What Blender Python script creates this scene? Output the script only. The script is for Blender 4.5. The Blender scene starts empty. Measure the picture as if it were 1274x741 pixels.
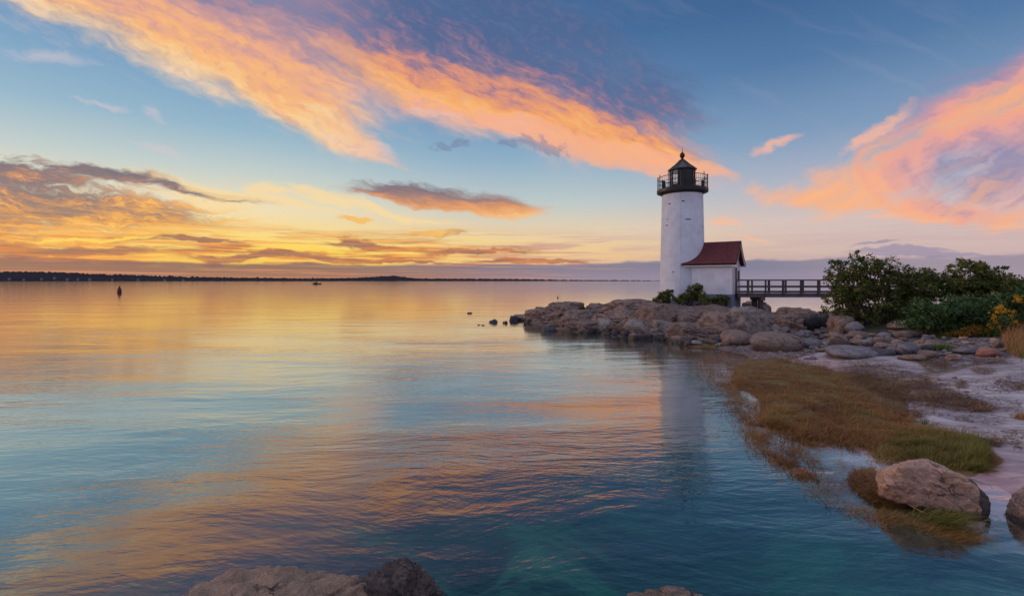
import bpy, bmesh, math, random
import numpy as np
from mathutils import Vector, Matrix, noise as mnoise

random.seed(7)
rng = np.random.default_rng(11)
R = math.radians
scene = bpy.context.scene
C = scene.collection

# ------------------------------------------------------------------ camera
H = 3.5                      # eye height above the water
F = 601.6                    # focal length in photograph pixels
cam_d = bpy.data.cameras.new('camera')
cam = bpy.data.objects.new('camera', cam_d)
C.objects.link(cam)
cam.location = (0, 0, H)
cam.rotation_euler = (R(90), 0, 0)
cam_d.sensor_width = 36
cam_d.lens = 36 * F / 1274
cam_d.shift_y = (349 - 370.5) / 1274
cam_d.clip_start = 0.1
cam_d.clip_end = 30000
scene.camera = cam


def lin(r, g, b):
    f = lambda c: (c / 255 / 12.92) if c / 255 <= 0.04045 else ((c / 255 + 0.055) / 1.055) ** 2.4
    return (f(r), f(g), f(b), 1)


class NT:
    """small helper that writes node expressions"""
    def __init__(self, tree):
        self.t = tree
        self.n = tree.nodes
        self.l = tree.links

    def put(self, sock, v):
        if v is None:
            return
        if isinstance(v, bpy.types.NodeSocket):
            self.l.new(v, sock)
        else:
            sock.default_value = v

    def m(self, op, a, b=None, c=None, clamp=False):
        x = self.n.new('ShaderNodeMath')
        x.operation = op
        x.use_clamp = clamp
        for i, v in enumerate((a, b, c)):
            self.put(x.inputs[i], v)
        return x.outputs[0]

    def add(self, a, b): return self.m('ADD', a, b)
    def sub(self, a, b): return self.m('SUBTRACT', a, b)
    def mul(self, a, b): return self.m('MULTIPLY', a, b)
    def mx(self, a, b): return self.m('MAXIMUM', a, b)
    def mn(self, a, b): return self.m('MINIMUM', a, b)
    def mad(self, a, b, c): return self.m('MULTIPLY_ADD', a, b, c)

    def ss(self, x, lo, hi, a=0.0, b=1.0, kind='SMOOTHSTEP'):
        q = self.n.new('ShaderNodeMapRange')
        q.interpolation_type = kind
        q.clamp = True
        self.put(q.inputs[0], x)
        for i, v in enumerate((lo, hi, a, b)):
            self.put(q.inputs[i + 1], v)
        return q.outputs[0]

    def map(self, vec, loc=(0, 0, 0), rot=(0, 0, 0), scale=(1, 1, 1), kind='TEXTURE'):
        q = self.n.new('ShaderNodeMapping')
        q.vector_type = kind
        self.put(q.inputs[0], vec)
        q.inputs[1].default_value = loc
        q.inputs[2].default_value = rot
        q.inputs[3].default_value = scale
        return q.outputs[0]

    def vm(self, op, a, b=None):
        q = self.n.new('ShaderNodeVectorMath')
        q.operation = op
        self.put(q.inputs[0], a)
        if b is not None:
            self.put(q.inputs[1], b)
        return q.outputs['Value'] if op in ('LENGTH', 'DOT_PRODUCT', 'DISTANCE') else q.outputs[0]

    def vscale(self, a, s):
        q = self.n.new('ShaderNodeVectorMath')
        q.operation = 'SCALE'
        self.put(q.inputs[0], a)
        self.put(q.inputs['Scale'], s)
        return q.outputs[0]

    def noise(self, vec, scale=1.0, detail=3.0, rough=0.55, dist=0.0, color=False, lac=2.0):
        q = self.n.new('ShaderNodeTexNoise')
        self.put(q.inputs['Vector'], vec)
        q.inputs['Scale'].default_value = scale
        q.inputs['Detail'].default_value = detail
        q.inputs['Roughness'].default_value = rough
        q.inputs['Lacunarity'].default_value = lac
        q.inputs['Distortion'].default_value = dist
        if color:
            c = self.n.new('ShaderNodeSeparateColor')
            self.l.new(q.outputs['Color'], c.inputs[0])
            return self.comb(c.outputs[0], c.outputs[1], c.outputs[2])
        return q.outputs['Fac']

    def voro(self, vec, scale, feature='F1', rnd=1.0, out='Distance'):
        q = self.n.new('ShaderNodeTexVoronoi')
        q.feature = feature
        self.put(q.inputs['Vector'], vec)
        q.inputs['Scale'].default_value = scale
        q.inputs['Randomness'].default_value = rnd
        return q.outputs[out]

    def sep(self, v):
        q = self.n.new('ShaderNodeSeparateXYZ')
        self.put(q.inputs[0], v)
        return q.outputs

    def comb(self, x, y, z=0.0):
        q = self.n.new('ShaderNodeCombineXYZ')
        for i, v in enumerate((x, y, z)):
            self.put(q.inputs[i], v)
        return q.outputs[0]

    def ramp(self, fac, stops, interp='LINEAR'):
        q = self.n.new('ShaderNodeValToRGB')
        self.put(q.inputs[0], fac)
        e = q.color_ramp.elements
        q.color_ramp.interpolation = interp
        e[0].position, e[0].color = stops[0]
        e[1].position, e[1].color = stops[-1]
        for p, c in stops[1:-1]:
            k = e.new(p)
            k.color = c
        return q.outputs[0]

    def mix(self, fac, a, b, mode='MIX'):
        q = self.n.new('ShaderNodeMix')
        q.data_type = 'RGBA'
        q.blend_type = mode
        self.put(q.inputs[0], fac)
        self.put(q.inputs[6], a)
        self.put(q.inputs[7], b)
        return q.outputs[2]

    def bump(self, height, strength=0.5, dist=0.1, normal=None):
        q = self.n.new('ShaderNodeBump')
        q.inputs['Strength'].default_value = strength
        q.inputs['Distance'].default_value = dist
        self.put(q.inputs['Height'], height)
        if normal is not None:
            self.put(q.inputs['Normal'], normal)
        return q.outputs[0]


# ------------------------------------------------------------------ sky
SUN_AZ = R(-72)              # the last soft light comes from low on the left
SUN_EL = R(9.0)
world = bpy.data.worlds.new('World')
scene.world = world
world.use_nodes = True
wt = world.node_tree
wt.nodes.clear()
S = NT(wt)
tc = S.n.new('ShaderNodeTexCoord')
dirv = tc.outputs['Generated']
X, Y, Z = S.sep(dirv)[:3]
Zp = S.mx(Z, 0.0)
Yc = S.mx(Y, 0.06)
# tangent coordinates of the sky direction ahead, in units of 100 photo pixels
a = S.mad(S.m('DIVIDE', X, Yc), F / 100, 6.37)
b = S.mad(S.m('DIVIDE', Zp, Yc), -F / 100, 3.49)
hor = S.m('SQRT', S.add(S.mul(X, X), S.mul(Y, Y)))
tanel = S.m('DIVIDE', Zp, S.mx(hor, 0.05))
ye = S.mad(tanel, F / 100, 0.0)               # height above the horizon, hundred-pixel units
ab = S.comb(a, b, 0.0)
front = S.ss(Y, 0.12, 0.30)

gf = S.mul(ye, 1 / 6.0)


def gr(stops):
    return S.ramp(gf, [(max(0, (349 - y) / 600), lin(*c)) for y, c in stops])


g_sun = gr([(349, (232, 150, 92)), (322, (252, 186, 88)), (300, (253, 216, 142)), (268, (240, 224, 190)),
            (230, (196, 208, 205)), (185, (150, 184, 204)), (120, (116, 158, 196)), (40, (88, 130, 176)), (-100, (66, 104, 154)), (-251, (54, 88, 136))])
g_mid = gr([(349, (218, 160, 138)), (315, (236, 190, 160)), (290, (228, 206, 186)), (255, (190, 203, 206)),
            (200, (144, 177, 201)), (130, (102, 142, 184)), (50, (72, 112, 158)), (-100, (54, 92, 140)), (-251, (46, 80, 126))])
g_far = gr([(349, (188, 160, 172)), (315, (208, 182, 182)), (285, (212, 192, 192)), (250, (180, 184, 200)),
            (190, (128, 157, 190)), (110, (84, 122, 166)), (40, (66, 103, 149)), (-100, (50, 86, 132)), (-251, (46, 80, 126))])
azx = S.m('ARCTAN2', X, Y)                     # azimuth, 0 ahead, + to the right
base = S.mix(S.ss(azx, R(-30), R(0)), g_sun, g_mid)
base = S.mix(S.ss(azx, R(4), R(32)), base, g_far)
# unseen sky behind, brightened to light the tower: dusky rose over slate blue
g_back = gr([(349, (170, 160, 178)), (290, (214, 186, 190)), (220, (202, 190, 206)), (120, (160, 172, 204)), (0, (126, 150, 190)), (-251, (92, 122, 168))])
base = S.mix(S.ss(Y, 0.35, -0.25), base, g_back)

# irregular warp of the layout coordinates so that no cloud edge is smooth
w1 = S.noise(S.map(ab, scale=(1.5, .75, 1)), 1.0, 4, 0.6, color=True)
w2 = S.noise(S.map(ab, rot=(0, 0, R(22)), scale=(.55, .2, 1)), 1.0, 4, 0.65, color=True)
w1 = S.vscale(S.vm('SUBTRACT', w1, (0.5, 0.5, 0.5)), 0.42)
w2 = S.vscale(S.vm('SUBTRACT', w2, (0.5, 0.5, 0.5)), 0.22)
abw = S.vm('ADD', S.vm('ADD', ab, w1), S.vm('MULTIPLY', w2, (1.0, 0.6, 0)))
aw, bw = S.sep(abw)[:2]


def blob(cx, cy, rx, ry, ang=0.0, src=None, hard=1.0):
    """1 at the centre of an ellipse of sky (photo pixels), 0 on its rim, negative outside"""
    def make():
        return _blob(cx, cy, rx, ry, ang, src, hard)
    return make


def _blob(cx, cy, rx, ry, ang, src, hard):
    c, n = math.cos(R(ang)), math.sin(R(ang))
    cx, cy, rx, ry = cx / 100, cy / 100, rx / 100, ry / 100
    u = S.mad(aw, c / rx, S.mad(bw, n / rx, -(cx * c + cy * n) / rx))
    v = S.mad(aw, -n / ry, S.mad(bw, c / ry, -(-cx * n + cy * c) / ry))
    return S.mad(S.m('SQRT', S.mad(u, u, S.mul(v, v))), -hard, hard)


def union(bl):
    o = bl[0]()
    for k in bl[1:]:
        k = k()
        q = S.n.new('ShaderNodeMath')
        q.operation = 'SMOOTH_MAX'
        S.put(q.inputs[0], o)
        S.put(q.inputs[1], k)
        q.inputs[2].default_value = 0.25
        o = q.outputs[0]
    return o


def fl(ang, sx, sy, detail=6, rough=0.62, dist=0.3, off=0.0, src=None):
    return S.noise(S.map(abw if src is None else src, loc=(off, off * 1.7, 0), rot=(0, 0, R(ang)), scale=(sx, sy, 1)), 1.0, detail, rough, dist)


sky = base

# --- high thin streaks all over
hz = fl(24, 2.6, .35, 6, .6, .5, 3.3)
veil = S.mul(S.ss(hz, .52, .78), S.ss(b, 3.2, 1.8))
sky = S.mix(S.mul(veil, .09), sky, lin(205, 190, 200))

# --- A: the great band, upper left to the lantern
An = fl(24, 1.7, .30, 6, .54, .08)
Am = fl(26, .42, .11, 6, .60, .05, 4.0)
Afine = fl(35, .20, .10, 5, .62, .1, 9.0)
Astr = S.add(S.mul(S.sub(An, .5), 1.4), S.mul(S.sub(Am, .5), .9))
Amask = union([
    blob(60, -75, 300, 120, 22), blob(250, 25, 300, 92, 27), blob(345, 108, 170, 46, 32), blob(415, 160, 95, 26, 26),
    blob(500, 10, 330, 125, 15), blob(560, 105, 260, 62, 18), blob(700, 150, 190, 48, 18), blob(795, 184, 112, 26, 14),
    blob(640, 40, 260, 85, 22), blob(770, 118, 140, 60, 24)])
Ad = S.ss(S.add(Amask, S.mul(Astr, .55)), -.04, .55)
# where across the band: lower edge glows, the top goes to mauve
across = S.sub(bw, S.ss(aw, 3.0, 9.0, .18, 2.02, 'LINEAR'))       # >0 below the crest line
lo = S.add(across, S.add(S.mul(S.sub(An, .5), 1.0), S.add(S.mul(S.sub(Am, .5), .8), S.mul(S.sub(Afine, .5), .5))))
Ac = S.ramp(S.ss(lo, -.55, .62, 0, 1, 'LINEAR'), [
    (0, lin(88, 100, 140)), (.16, lin(118, 110, 146)), (.30, lin(166, 126, 140)), (.42, lin(222, 148, 124)), (.56, lin(250, 168, 102)),
    (.72, lin(255, 186, 116)), (.86, lin(252, 178, 138)), (1, lin(240, 190, 168))])
Aleft = S.ramp(S.ss(S.add(S.add(S.mul(S.sub(An, .5), 1.7), S.mul(S.sub(Am, .5), 1.0)), S.sub(bw, S.ss(aw, 0.2, 4.4, -.5, 1.35, 'LINEAR'))), -.9, .75, 0, 1, 'LINEAR'), [
    (0, lin(150, 132, 158)), (.25, lin(196, 152, 156)), (.45, lin(238, 172, 140)), (.65, lin(254, 186, 122)), (.82, lin(255, 208, 146)), (1, lin(252, 214, 172))])
Ac = S.mix(S.ss(aw, 5.2, 3.6), Ac, Aleft)
Ac = S.mix(S.mul(S.ss(Afine, .46, .66), .22), Ac, lin(176, 132, 146))
Aop = S.mul(Ad, S.ss(lo, -1.0, -.1, .45, .97))
sky = S.mix(Aop, sky, Ac)
# long tail below the band by the lantern
tail = S.mul(S.ss(S.add(union([blob(730, 185, 190, 18, 15), blob(850, 206, 84, 11, 14)]), S.mul(Astr, .4)), 0, .5), .75)
sky = S.mix(tail, sky, lin(250, 178, 142))
# small dark scraps under the band
scr = S.mul(S.ss(S.add(union([blob(680, 186, 60, 12, 12), blob(560, 178, 40, 8, 0), blob(640, 182, 30, 8, 0)]), S.mul(S.sub(Afine, .5), 2.5)), .25, .7), .5)
sky = S.mix(scr, sky, lin(118, 126, 158))

# --- B: the curled cloud on the right
cu = S.map(abw, loc=(12.1, 2.0, 0), scale=(1, 1, 1))
cx, cy = S.sep(cu)[:2]
rad = S.m('SQRT', S.add(S.mul(cx, cx), S.mul(S.mul(cy, cy), 2.6)))
angp = S.m('ARCTAN2', cy, cx)
swv = S.comb(S.mul(rad, 1.9), S.mul(S.m('COSINE', angp), .35), S.mul(S.m('SINE', angp), .35))
Bn = S.noise(swv, 1.6, 6, .55, .2)
Bs = fl(-24, 1.2, .22, 6, .56, .1, 7.0)
Bs2 = fl(-28, .40, .09, 6, .60, .1, 12.0)
Bst = S.add(S.mul(S.sub(Bn, .5), .7), S.add(S.mul(S.sub(Bs, .5), 2.0), S.mul(S.sub(Bs2, .5), .8)))
Bmask = union([blob(1048, 247, 132, 20, 4), blob(1092, 222, 116, 40, -16), blob(1130, 200, 110, 52, -30), blob(1215, 150, 190, 60, -24),
               blob(1290, 195, 150, 85, -10), blob(1340, 85, 170, 62, -24), blob(1170, 262, 140, 20, 5), blob(1420, 160, 250, 120, -10)])
Bd = S.ss(S.add(Bmask, S.mul(Bst, .62)), -.08, .66)
core = S.add(union([blob(1265, 205, 130, 46, -6), blob(1170, 95, 170, 34, -24), blob(1180, 215, 50, 34, 50)]), S.mad(Bst, .75, .12))
Bc = S.ramp(S.ss(S.add(core, S.mul(S.sub(Bn, .5), 1.2)), -.55, .75, 0, 1, 'LINEAR'), [
    (0, lin(254, 178, 128)), (.28, lin(252, 168, 134)), (.48, lin(238, 164, 152)), (.68, lin(202, 152, 164)), (1, lin(150, 138, 172))])
low = S.ss(bw, 1.5, 2.6)
Bc = S.mix(S.mul(low, S.mul(S.ss(Bs, .45, .65), .6)), Bc, lin(255, 186, 140))
sky = S.mix(S.mul(Bd, S.ss(Bst, -.6, .3, .62, .95)), sky, Bc)
# its wisps
wis = S.mul(S.ss(S.add(union([blob(965, 184, 46, 9, -20), blob(1090, 165, 70, 12, -35), blob(898, 275, 26, 7, 4), blob(935, 292, 40, 5, 3), blob(1095, 268, 40, 6, -2)]), S.mul(Bst, .7)), .1, .8), .75)
sky = S.mix(wis, sky, lin(248, 186, 160))

# --- C: layered smoky clouds on the left, lit from below
Cn = fl(7, 1.0, .15, 8, .64, .5, 2.0)
Cf = fl(9, .34, .07, 6, .68, .6, 5.0)
Cst = S.add(S.mul(S.sub(Cn, .5), 1.5), S.mul(S.sub(Cf, .5), 1.1))
Cmask = union([blob(-20, 214, 190, 28, 8), blob(140, 220, 130, 11, 7), blob(40, 252, 240, 34, 4), blob(160, 268, 150, 26, 3), blob(60, 296, 260, 16, 0),
               blob(-80, 275, 220, 26, 0), blob(250, 240, 120, 8, 10), blob(-250, 230, 260, 60, 4)])
Cd = S.ss(S.add(Cmask, S.mul(Cst, .95)), .02, .5)
Cc = S.ramp(S.ss(S.add(S.mul(Cst, 1.1), S.mul(S.sub(bw, 2.62), .55)), -.55, .55, 0, 1, 'LINEAR'), [
    (0, lin(98, 92, 114)), (.35, lin(130, 104, 112)), (.52, lin(194, 130, 96)), (.68, lin(248, 172, 84)), (1, lin(255, 206, 122))])
sky = S.mix(S.mul(Cd, .92), sky, Cc)
# pale gold wisps between
Dm = S.ss(S.add(union([blob(330, 236, 42, 14, 4), blob(385, 240, 60, 9, 16), blob(420, 252, 90, 10, 12), blob(260, 252, 80, 9, 8), blob(300, 245, 190, 10, 12), blob(470, 262, 120, 8, 8)]), S.mul(Cst, .9)), .05, .7)
sky = S.mix(S.mul(Dm, .8), sky, lin(253, 220, 164))
blue_w = S.ss(S.add(union([blob(185, 142, 34, 10, 38), blob(200, 190, 40, 6, 20), blob(120, 132, 60, 6, 8), blob(480, 180, 22, 9, 30), blob(60, 70, 90, 12, 4)]), S.mul(Astr, .9)), .1, .9)
sky = S.mix(S.mul(blue_w, .5), sky, lin(214, 200, 206))
# --- D: the brown cloud in the middle, dark above and glowing below
Dd = S.ss(S.add(union([blob(520, 242, 105, 16, 3), blob(612, 256, 85, 18, 8), blob(565, 250, 140, 13, 6)]), S.mul(Cst, .6)), .05, .5)
Dc = S.ramp(S.ss(S.add(S.add(S.mul(Cst, .5), S.mul(S.sub(bw, S.ss(aw, 4.6, 6.7, 2.42, 2.58, 'LINEAR')), 2.2)), S.mul(S.sub(aw, 5.5), .12)), -.4, .5, 0, 1, 'LINEAR'), [
    (0, lin(112, 98, 120)), (.4, lin(160, 118, 116)), (.62, lin(228, 146, 96)), (1, lin(252, 186, 128))])
sky = S.mix(S.mul(Dd, .95), sky, Dc)
small = S.ss(S.add(union([blob(438, 277, 32, 6, 2), blob(540, 288, 50, 5, 2), blob(450, 305, 60, 7, 1), blob(540, 308, 70, 5, 1), blob(640, 312, 50, 4, 0)]), S.mul(Cst, .55)), .1, .55)
sky = S.mix(S.mul(small, .85), sky, S.mix(S.ss(S.add(Cf, S.mul(S.sub(bw, 2.95), 1.2)), .3, .62), lin(250, 182, 92), lin(170, 122, 112)))

# --- E: streaks hugging the horizon, and the glow where the sun has just gone
Ev = S.comb(S.mul(azx, 3.4), S.mad(ye, 11.0, S.mul(azx, .5)), 0.0)
En = S.noise(Ev, 1.0, 6, .6, .5)
En2 = S.noise(S.vm('MULTIPLY', Ev, (2.2, 3.0, 1)), 1.0, 5, .65, .4)
Es = S.add(S.mul(S.sub(En, .5), 1.5), S.mul(S.sub(En2, .5), 1.0))
lowsky = S.mul(S.ss(ye, .72, .36), S.ss(ye, .08, .20))
sunw = S.ss(azx, R(16), R(-14))
glow = S.mul(S.m('EXPONENT', S.mul(S.vm('LENGTH', S.vm('MULTIPLY', S.map(ab, loc=(4.3, 3.16, 0), scale=(2.8, .26, 1)), (1, 1, 0))), -1.1)), .95)
sky = S.mix(S.mul(glow, front), sky, lin(255, 226, 104))
E1 = S.mul(S.mul(S.ss(Es, -.10, .10), lowsky), S.ss(azx, R(22), R(-2), .18, 1.0))
Ecol = S.mix(sunw, lin(186, 150, 166), S.ramp(S.ss(En2, .35, .65), [(0, lin(140, 100, 96)), (.42, lin(206, 124, 78)), (.7, lin(240, 154, 76)), (1, lin(252, 180, 92))]))
sky = S.mix(S.mul(E1, .92), sky, Ecol)
E2 = S.mul(S.mul(S.ss(Es, -.12, -.45), lowsky), sunw)
sky = S.mix(S.mul(E2, .85), sky, lin(255, 224, 112))
bars = S.mul(S.ss(S.add(union([blob(450, 306, 75, 6, 1), blob(590, 312, 95, 5, 1), blob(330, 322, 150, 6, 0), blob(90, 312, 170, 9, 1), blob(240, 300, 90, 5, 2), blob(480, 325, 130, 4, 0), blob(660, 326, 110, 5, 0), blob(-60, 300, 160, 12, 2)]), S.mul(Es, .75)), .05, .5), .9)
sky = S.mix(bars, sky, S.mix(S.ss(En2, .4, .6), lin(150, 106, 98), lin(214, 132, 80)))
sky = S.mix(S.mul(S.ss(S.add(union([blob(370, 313, 90, 5, 0), blob(440, 329, 70, 3, 0), blob(250, 331, 120, 3, 0), blob(120, 296, 140, 4, 1)]), S.mul(Es, .6)), .1, .6), .9), sky, lin(255, 216, 96))
# --- F: the low slate bank along the horizon
bt = S.ss(azx, R(-30), R(24), .18, .22, 'LINEAR')
bt = S.add(bt, S.add(S.mul(S.sub(S.noise(S.mul(azx, 1.0) and S.comb(S.mul(azx, 6.0), 0.0, 0.0), 1.0, 4, .55), .5), .16), S.mul(Es, .03)))
bank = S.ss(ye, S.add(bt, .025), S.sub(bt, .015))
bcol = S.mix(S.ss(azx, R(-26), R(10)), lin(132, 100, 100), lin(116, 121, 150))
bcol = S.mix(S.mul(S.ss(ye, .16, .02), .6), bcol, S.mix(sunw, lin(150, 142, 168), lin(176, 118, 98)))
bstr = S.mul(S.ss(S.noise(S.vm('MULTIPLY', Ev, (1.0, 3.4, 1)), 1.0, 4, .6), .50, .66), S.ss(azx, R(20), R(4)))
bcol = S.mix(S.mul(bstr, .7), bcol, lin(222, 146, 110))
sky = S.mix(S.mul(bank, S.ss(azx, R(24), R(42), .88, .55)), sky, bcol)
rw = S.ss(S.add(union([blob(1120, 312, 90, 6, 1), blob(1150, 318, 130, 6, 2), blob(1090, 303, 40, 3, 0)]), S.mul(Cst, .45)), .1, .6)
sky = S.mix(S.mul(rw, .7), sky, lin(146, 138, 168))
sky_front = sky

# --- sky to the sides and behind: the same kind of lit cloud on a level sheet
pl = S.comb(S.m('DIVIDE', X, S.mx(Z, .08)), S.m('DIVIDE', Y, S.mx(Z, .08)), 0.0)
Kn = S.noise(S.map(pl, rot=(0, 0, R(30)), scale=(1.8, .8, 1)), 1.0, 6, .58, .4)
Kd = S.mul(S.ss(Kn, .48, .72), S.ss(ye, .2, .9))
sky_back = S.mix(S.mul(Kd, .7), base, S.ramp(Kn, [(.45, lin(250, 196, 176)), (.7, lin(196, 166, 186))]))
high = S.ss(S.m('ARCTAN2', Zp, hor), R(54), R(74))  # unseen overhead sky, brightened to light the land
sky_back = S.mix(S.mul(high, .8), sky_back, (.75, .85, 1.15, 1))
sky_back = S.mix(1.0, sky_back, (1.3, 1.3, 1.34, 1), 'MULTIPLY')  # sky behind lifted further to light tower and land
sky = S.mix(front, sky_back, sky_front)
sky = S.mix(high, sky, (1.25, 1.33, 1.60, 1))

nish = S.n.new('ShaderNodeTexSky')
nish.sky_type = 'NISHITA'
nish.sun_disc = False
nish.sun_elevation = SUN_EL
nish.sun_rotation = SUN_AZ
nish.air_density = 1.0
nish.dust_density = 1.5
bg1 = S.n.new('ShaderNodeBackground')
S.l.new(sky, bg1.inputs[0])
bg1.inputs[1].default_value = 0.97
bg2 = S.n.new('ShaderNodeBackground')
S.l.new(nish.outputs[0], bg2.inputs[0])
bg2.inputs[1].default_value = 0.05
addw = S.n.new('ShaderNodeMixShader')
addw.inputs[0].default_value = 0.06
S.l.new(bg1.outputs[0], addw.inputs[1])
S.l.new(bg2.outputs[0], addw.inputs[2])
wo = S.n.new('ShaderNodeOutputWorld')
S.l.new(addw.outputs[0], wo.inputs[0])
world.cycles.sampling_method = 'MANUAL'
world.cycles.sample_map_resolution = 512

# ------------------------------------------------------------------ sun
sun_d = bpy.data.lights.new('sun', 'SUN')
sun_d.energy = 0.9
sun_d.angle = R(24)
sun_d.color = (1.0, 0.62, 0.40)
sun = bpy.data.objects.new('sun', sun_d)
C.objects.link(sun)
sd = Vector((math.sin(SUN_AZ) * math.cos(SUN_EL), math.cos(SUN_AZ) * math.cos(SUN_EL), math.sin(SUN_EL)))
sun.rotation_euler = (-sd).to_track_quat('-Z', 'Y').to_euler()

scene.view_settings.view_transform = 'Standard'
scene.view_settings.look = 'None'
scene.view_settings.exposure = 0.08
scene.view_settings.gamma = 1.0
scene.view_settings.use_curve_mapping = False
scene.render.engine = 'CYCLES'
scene.cycles.max_bounces = 8
scene.cycles.transparent_max_bounces = 12
scene.cycles.caustics_reflective = False
scene.cycles.caustics_refractive = False
scene.cycles.use_denoising = True
scene.cycles.sample_clamp_indirect = 4.0

# ------------------------------------------------------------------ helpers
def P(px, py, z=0.0, y=None):
    """the point at height z (or at distance y) that is seen in the photograph's direction (px, py)"""
    if y is None:
        y = (H - z) * F / max(py - 349, 0.3)
        return Vector(((px - 637) / F * y, y, z))
    return Vector(((px - 637) / F * y, y, H - (py - 349) / F * y))


_perm = rng.permutation(512)
_perm = np.concatenate([_perm, _perm, _perm])
_grad = rng.normal(size=(512, 3))
_grad /= np.linalg.norm(_grad, axis=1)[:, None]


def perlin(p):
    p = np.asarray(p, float)
    i = np.floor(p).astype(int)
    f = p - i
    i = i & 511
    u = f * f * f * (f * (f * 6 - 15) + 10)
    res = 0
    for dx in (0, 1):
        for dy in (0, 1):
            for dz in (0, 1):
                h = _perm[(_perm[(_perm[(i[..., 0] + dx) & 511] + i[..., 1] + dy) & 511] + i[..., 2] + dz) & 511]
                g = _grad[h]
                d = f - np.array([dx, dy, dz])
                w = (u[..., 0] if dx else 1 - u[..., 0]) * (u[..., 1] if dy else 1 - u[..., 1]) * (u[..., 2] if dz else 1 - u[..., 2])
                res = res + w * (g * d).sum(-1)
    return res


def fbm(p, octv=4, gain=0.5, lac=2.03):
    p = np.asarray(p, float)
    s, a_ = 0, 1.0
    for k in range(octv):
        s = s + a_ * perlin(p + 17.3 * k)
        p = p * lac
        a_ *= gain
    return s


def mesh_np(name, verts, faces, mat=None, parent=None, smooth=True):
    """faces: (n,3) or (n,4) array, or a list of such arrays"""
    me = bpy.data.meshes.new(name)
    if not isinstance(faces, (list, tuple)):
        faces = [faces]
    faces = [np.asarray(f, dtype=np.int32) for f in faces if len(f)]
    v = np.asarray(verts, dtype=np.float32)
    me.vertices.add(len(v))
    me.vertices.foreach_set('co', v.ravel())
    nl = sum(f.size for f in faces)
    me.loops.add(nl)
    me.loops.foreach_set('vertex_index', np.concatenate([f.ravel() for f in faces]))
    tot = np.concatenate([np.full(len(f), f.shape[1], dtype=np.int32) for f in faces])
    st = np.concatenate([[0], np.cumsum(tot)[:-1]]).astype(np.int32)
    me.polygons.add(len(tot))
    me.polygons.foreach_set('loop_start', st)
    me.polygons.foreach_set('loop_total', tot)
    if smooth:
        me.polygons.foreach_set('use_smooth', np.ones(len(tot), dtype=bool))
    me.update(calc_edges=True)
    me.validate()
    if mat:
        me.materials.append(mat)
    o = bpy.data.objects.new(name, me)
    C.objects.link(o)
    if parent:
        o.parent = parent
    return o


def fattr(o, name, vals):
    at = o.data.attributes.new(name, 'FLOAT', 'POINT')
    at.data.foreach_set('value', np.asarray(vals, dtype=np.float32).ravel())


def tag(o, label=None, cat=None, group=None, kind=None):
    if label: o['label'] = label
    if cat: o['category'] = cat
    if group: o['group'] = group
    if kind: o['kind'] = kind
    return o


def empty(name, loc=(0, 0, 0), rz=0.0):
    o = bpy.data.objects.new(name, None)
    C.objects.link(o)
    o.location = loc
    o.rotation_euler = (0, 0, rz)
    o.empty_display_size = 0.3
    return o


def new_mat(name):
    m = bpy.data.materials.new(name)
    m.use_nodes = True
    t = NT(m.node_tree)
    bs = m.node_tree.nodes['Principled BSDF']
    co = t.n.new('ShaderNodeTexCoord').outputs['Object']
    return m, t, bs, co


def attr(t, name, out='Fac'):
    q = t.n.new('ShaderNodeAttribute')
    q.attribute_name = name
    return q.outputs[out]


def gpos(t):
    return t.n.new('ShaderNodeNewGeometry').outputs['Position']


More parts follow.
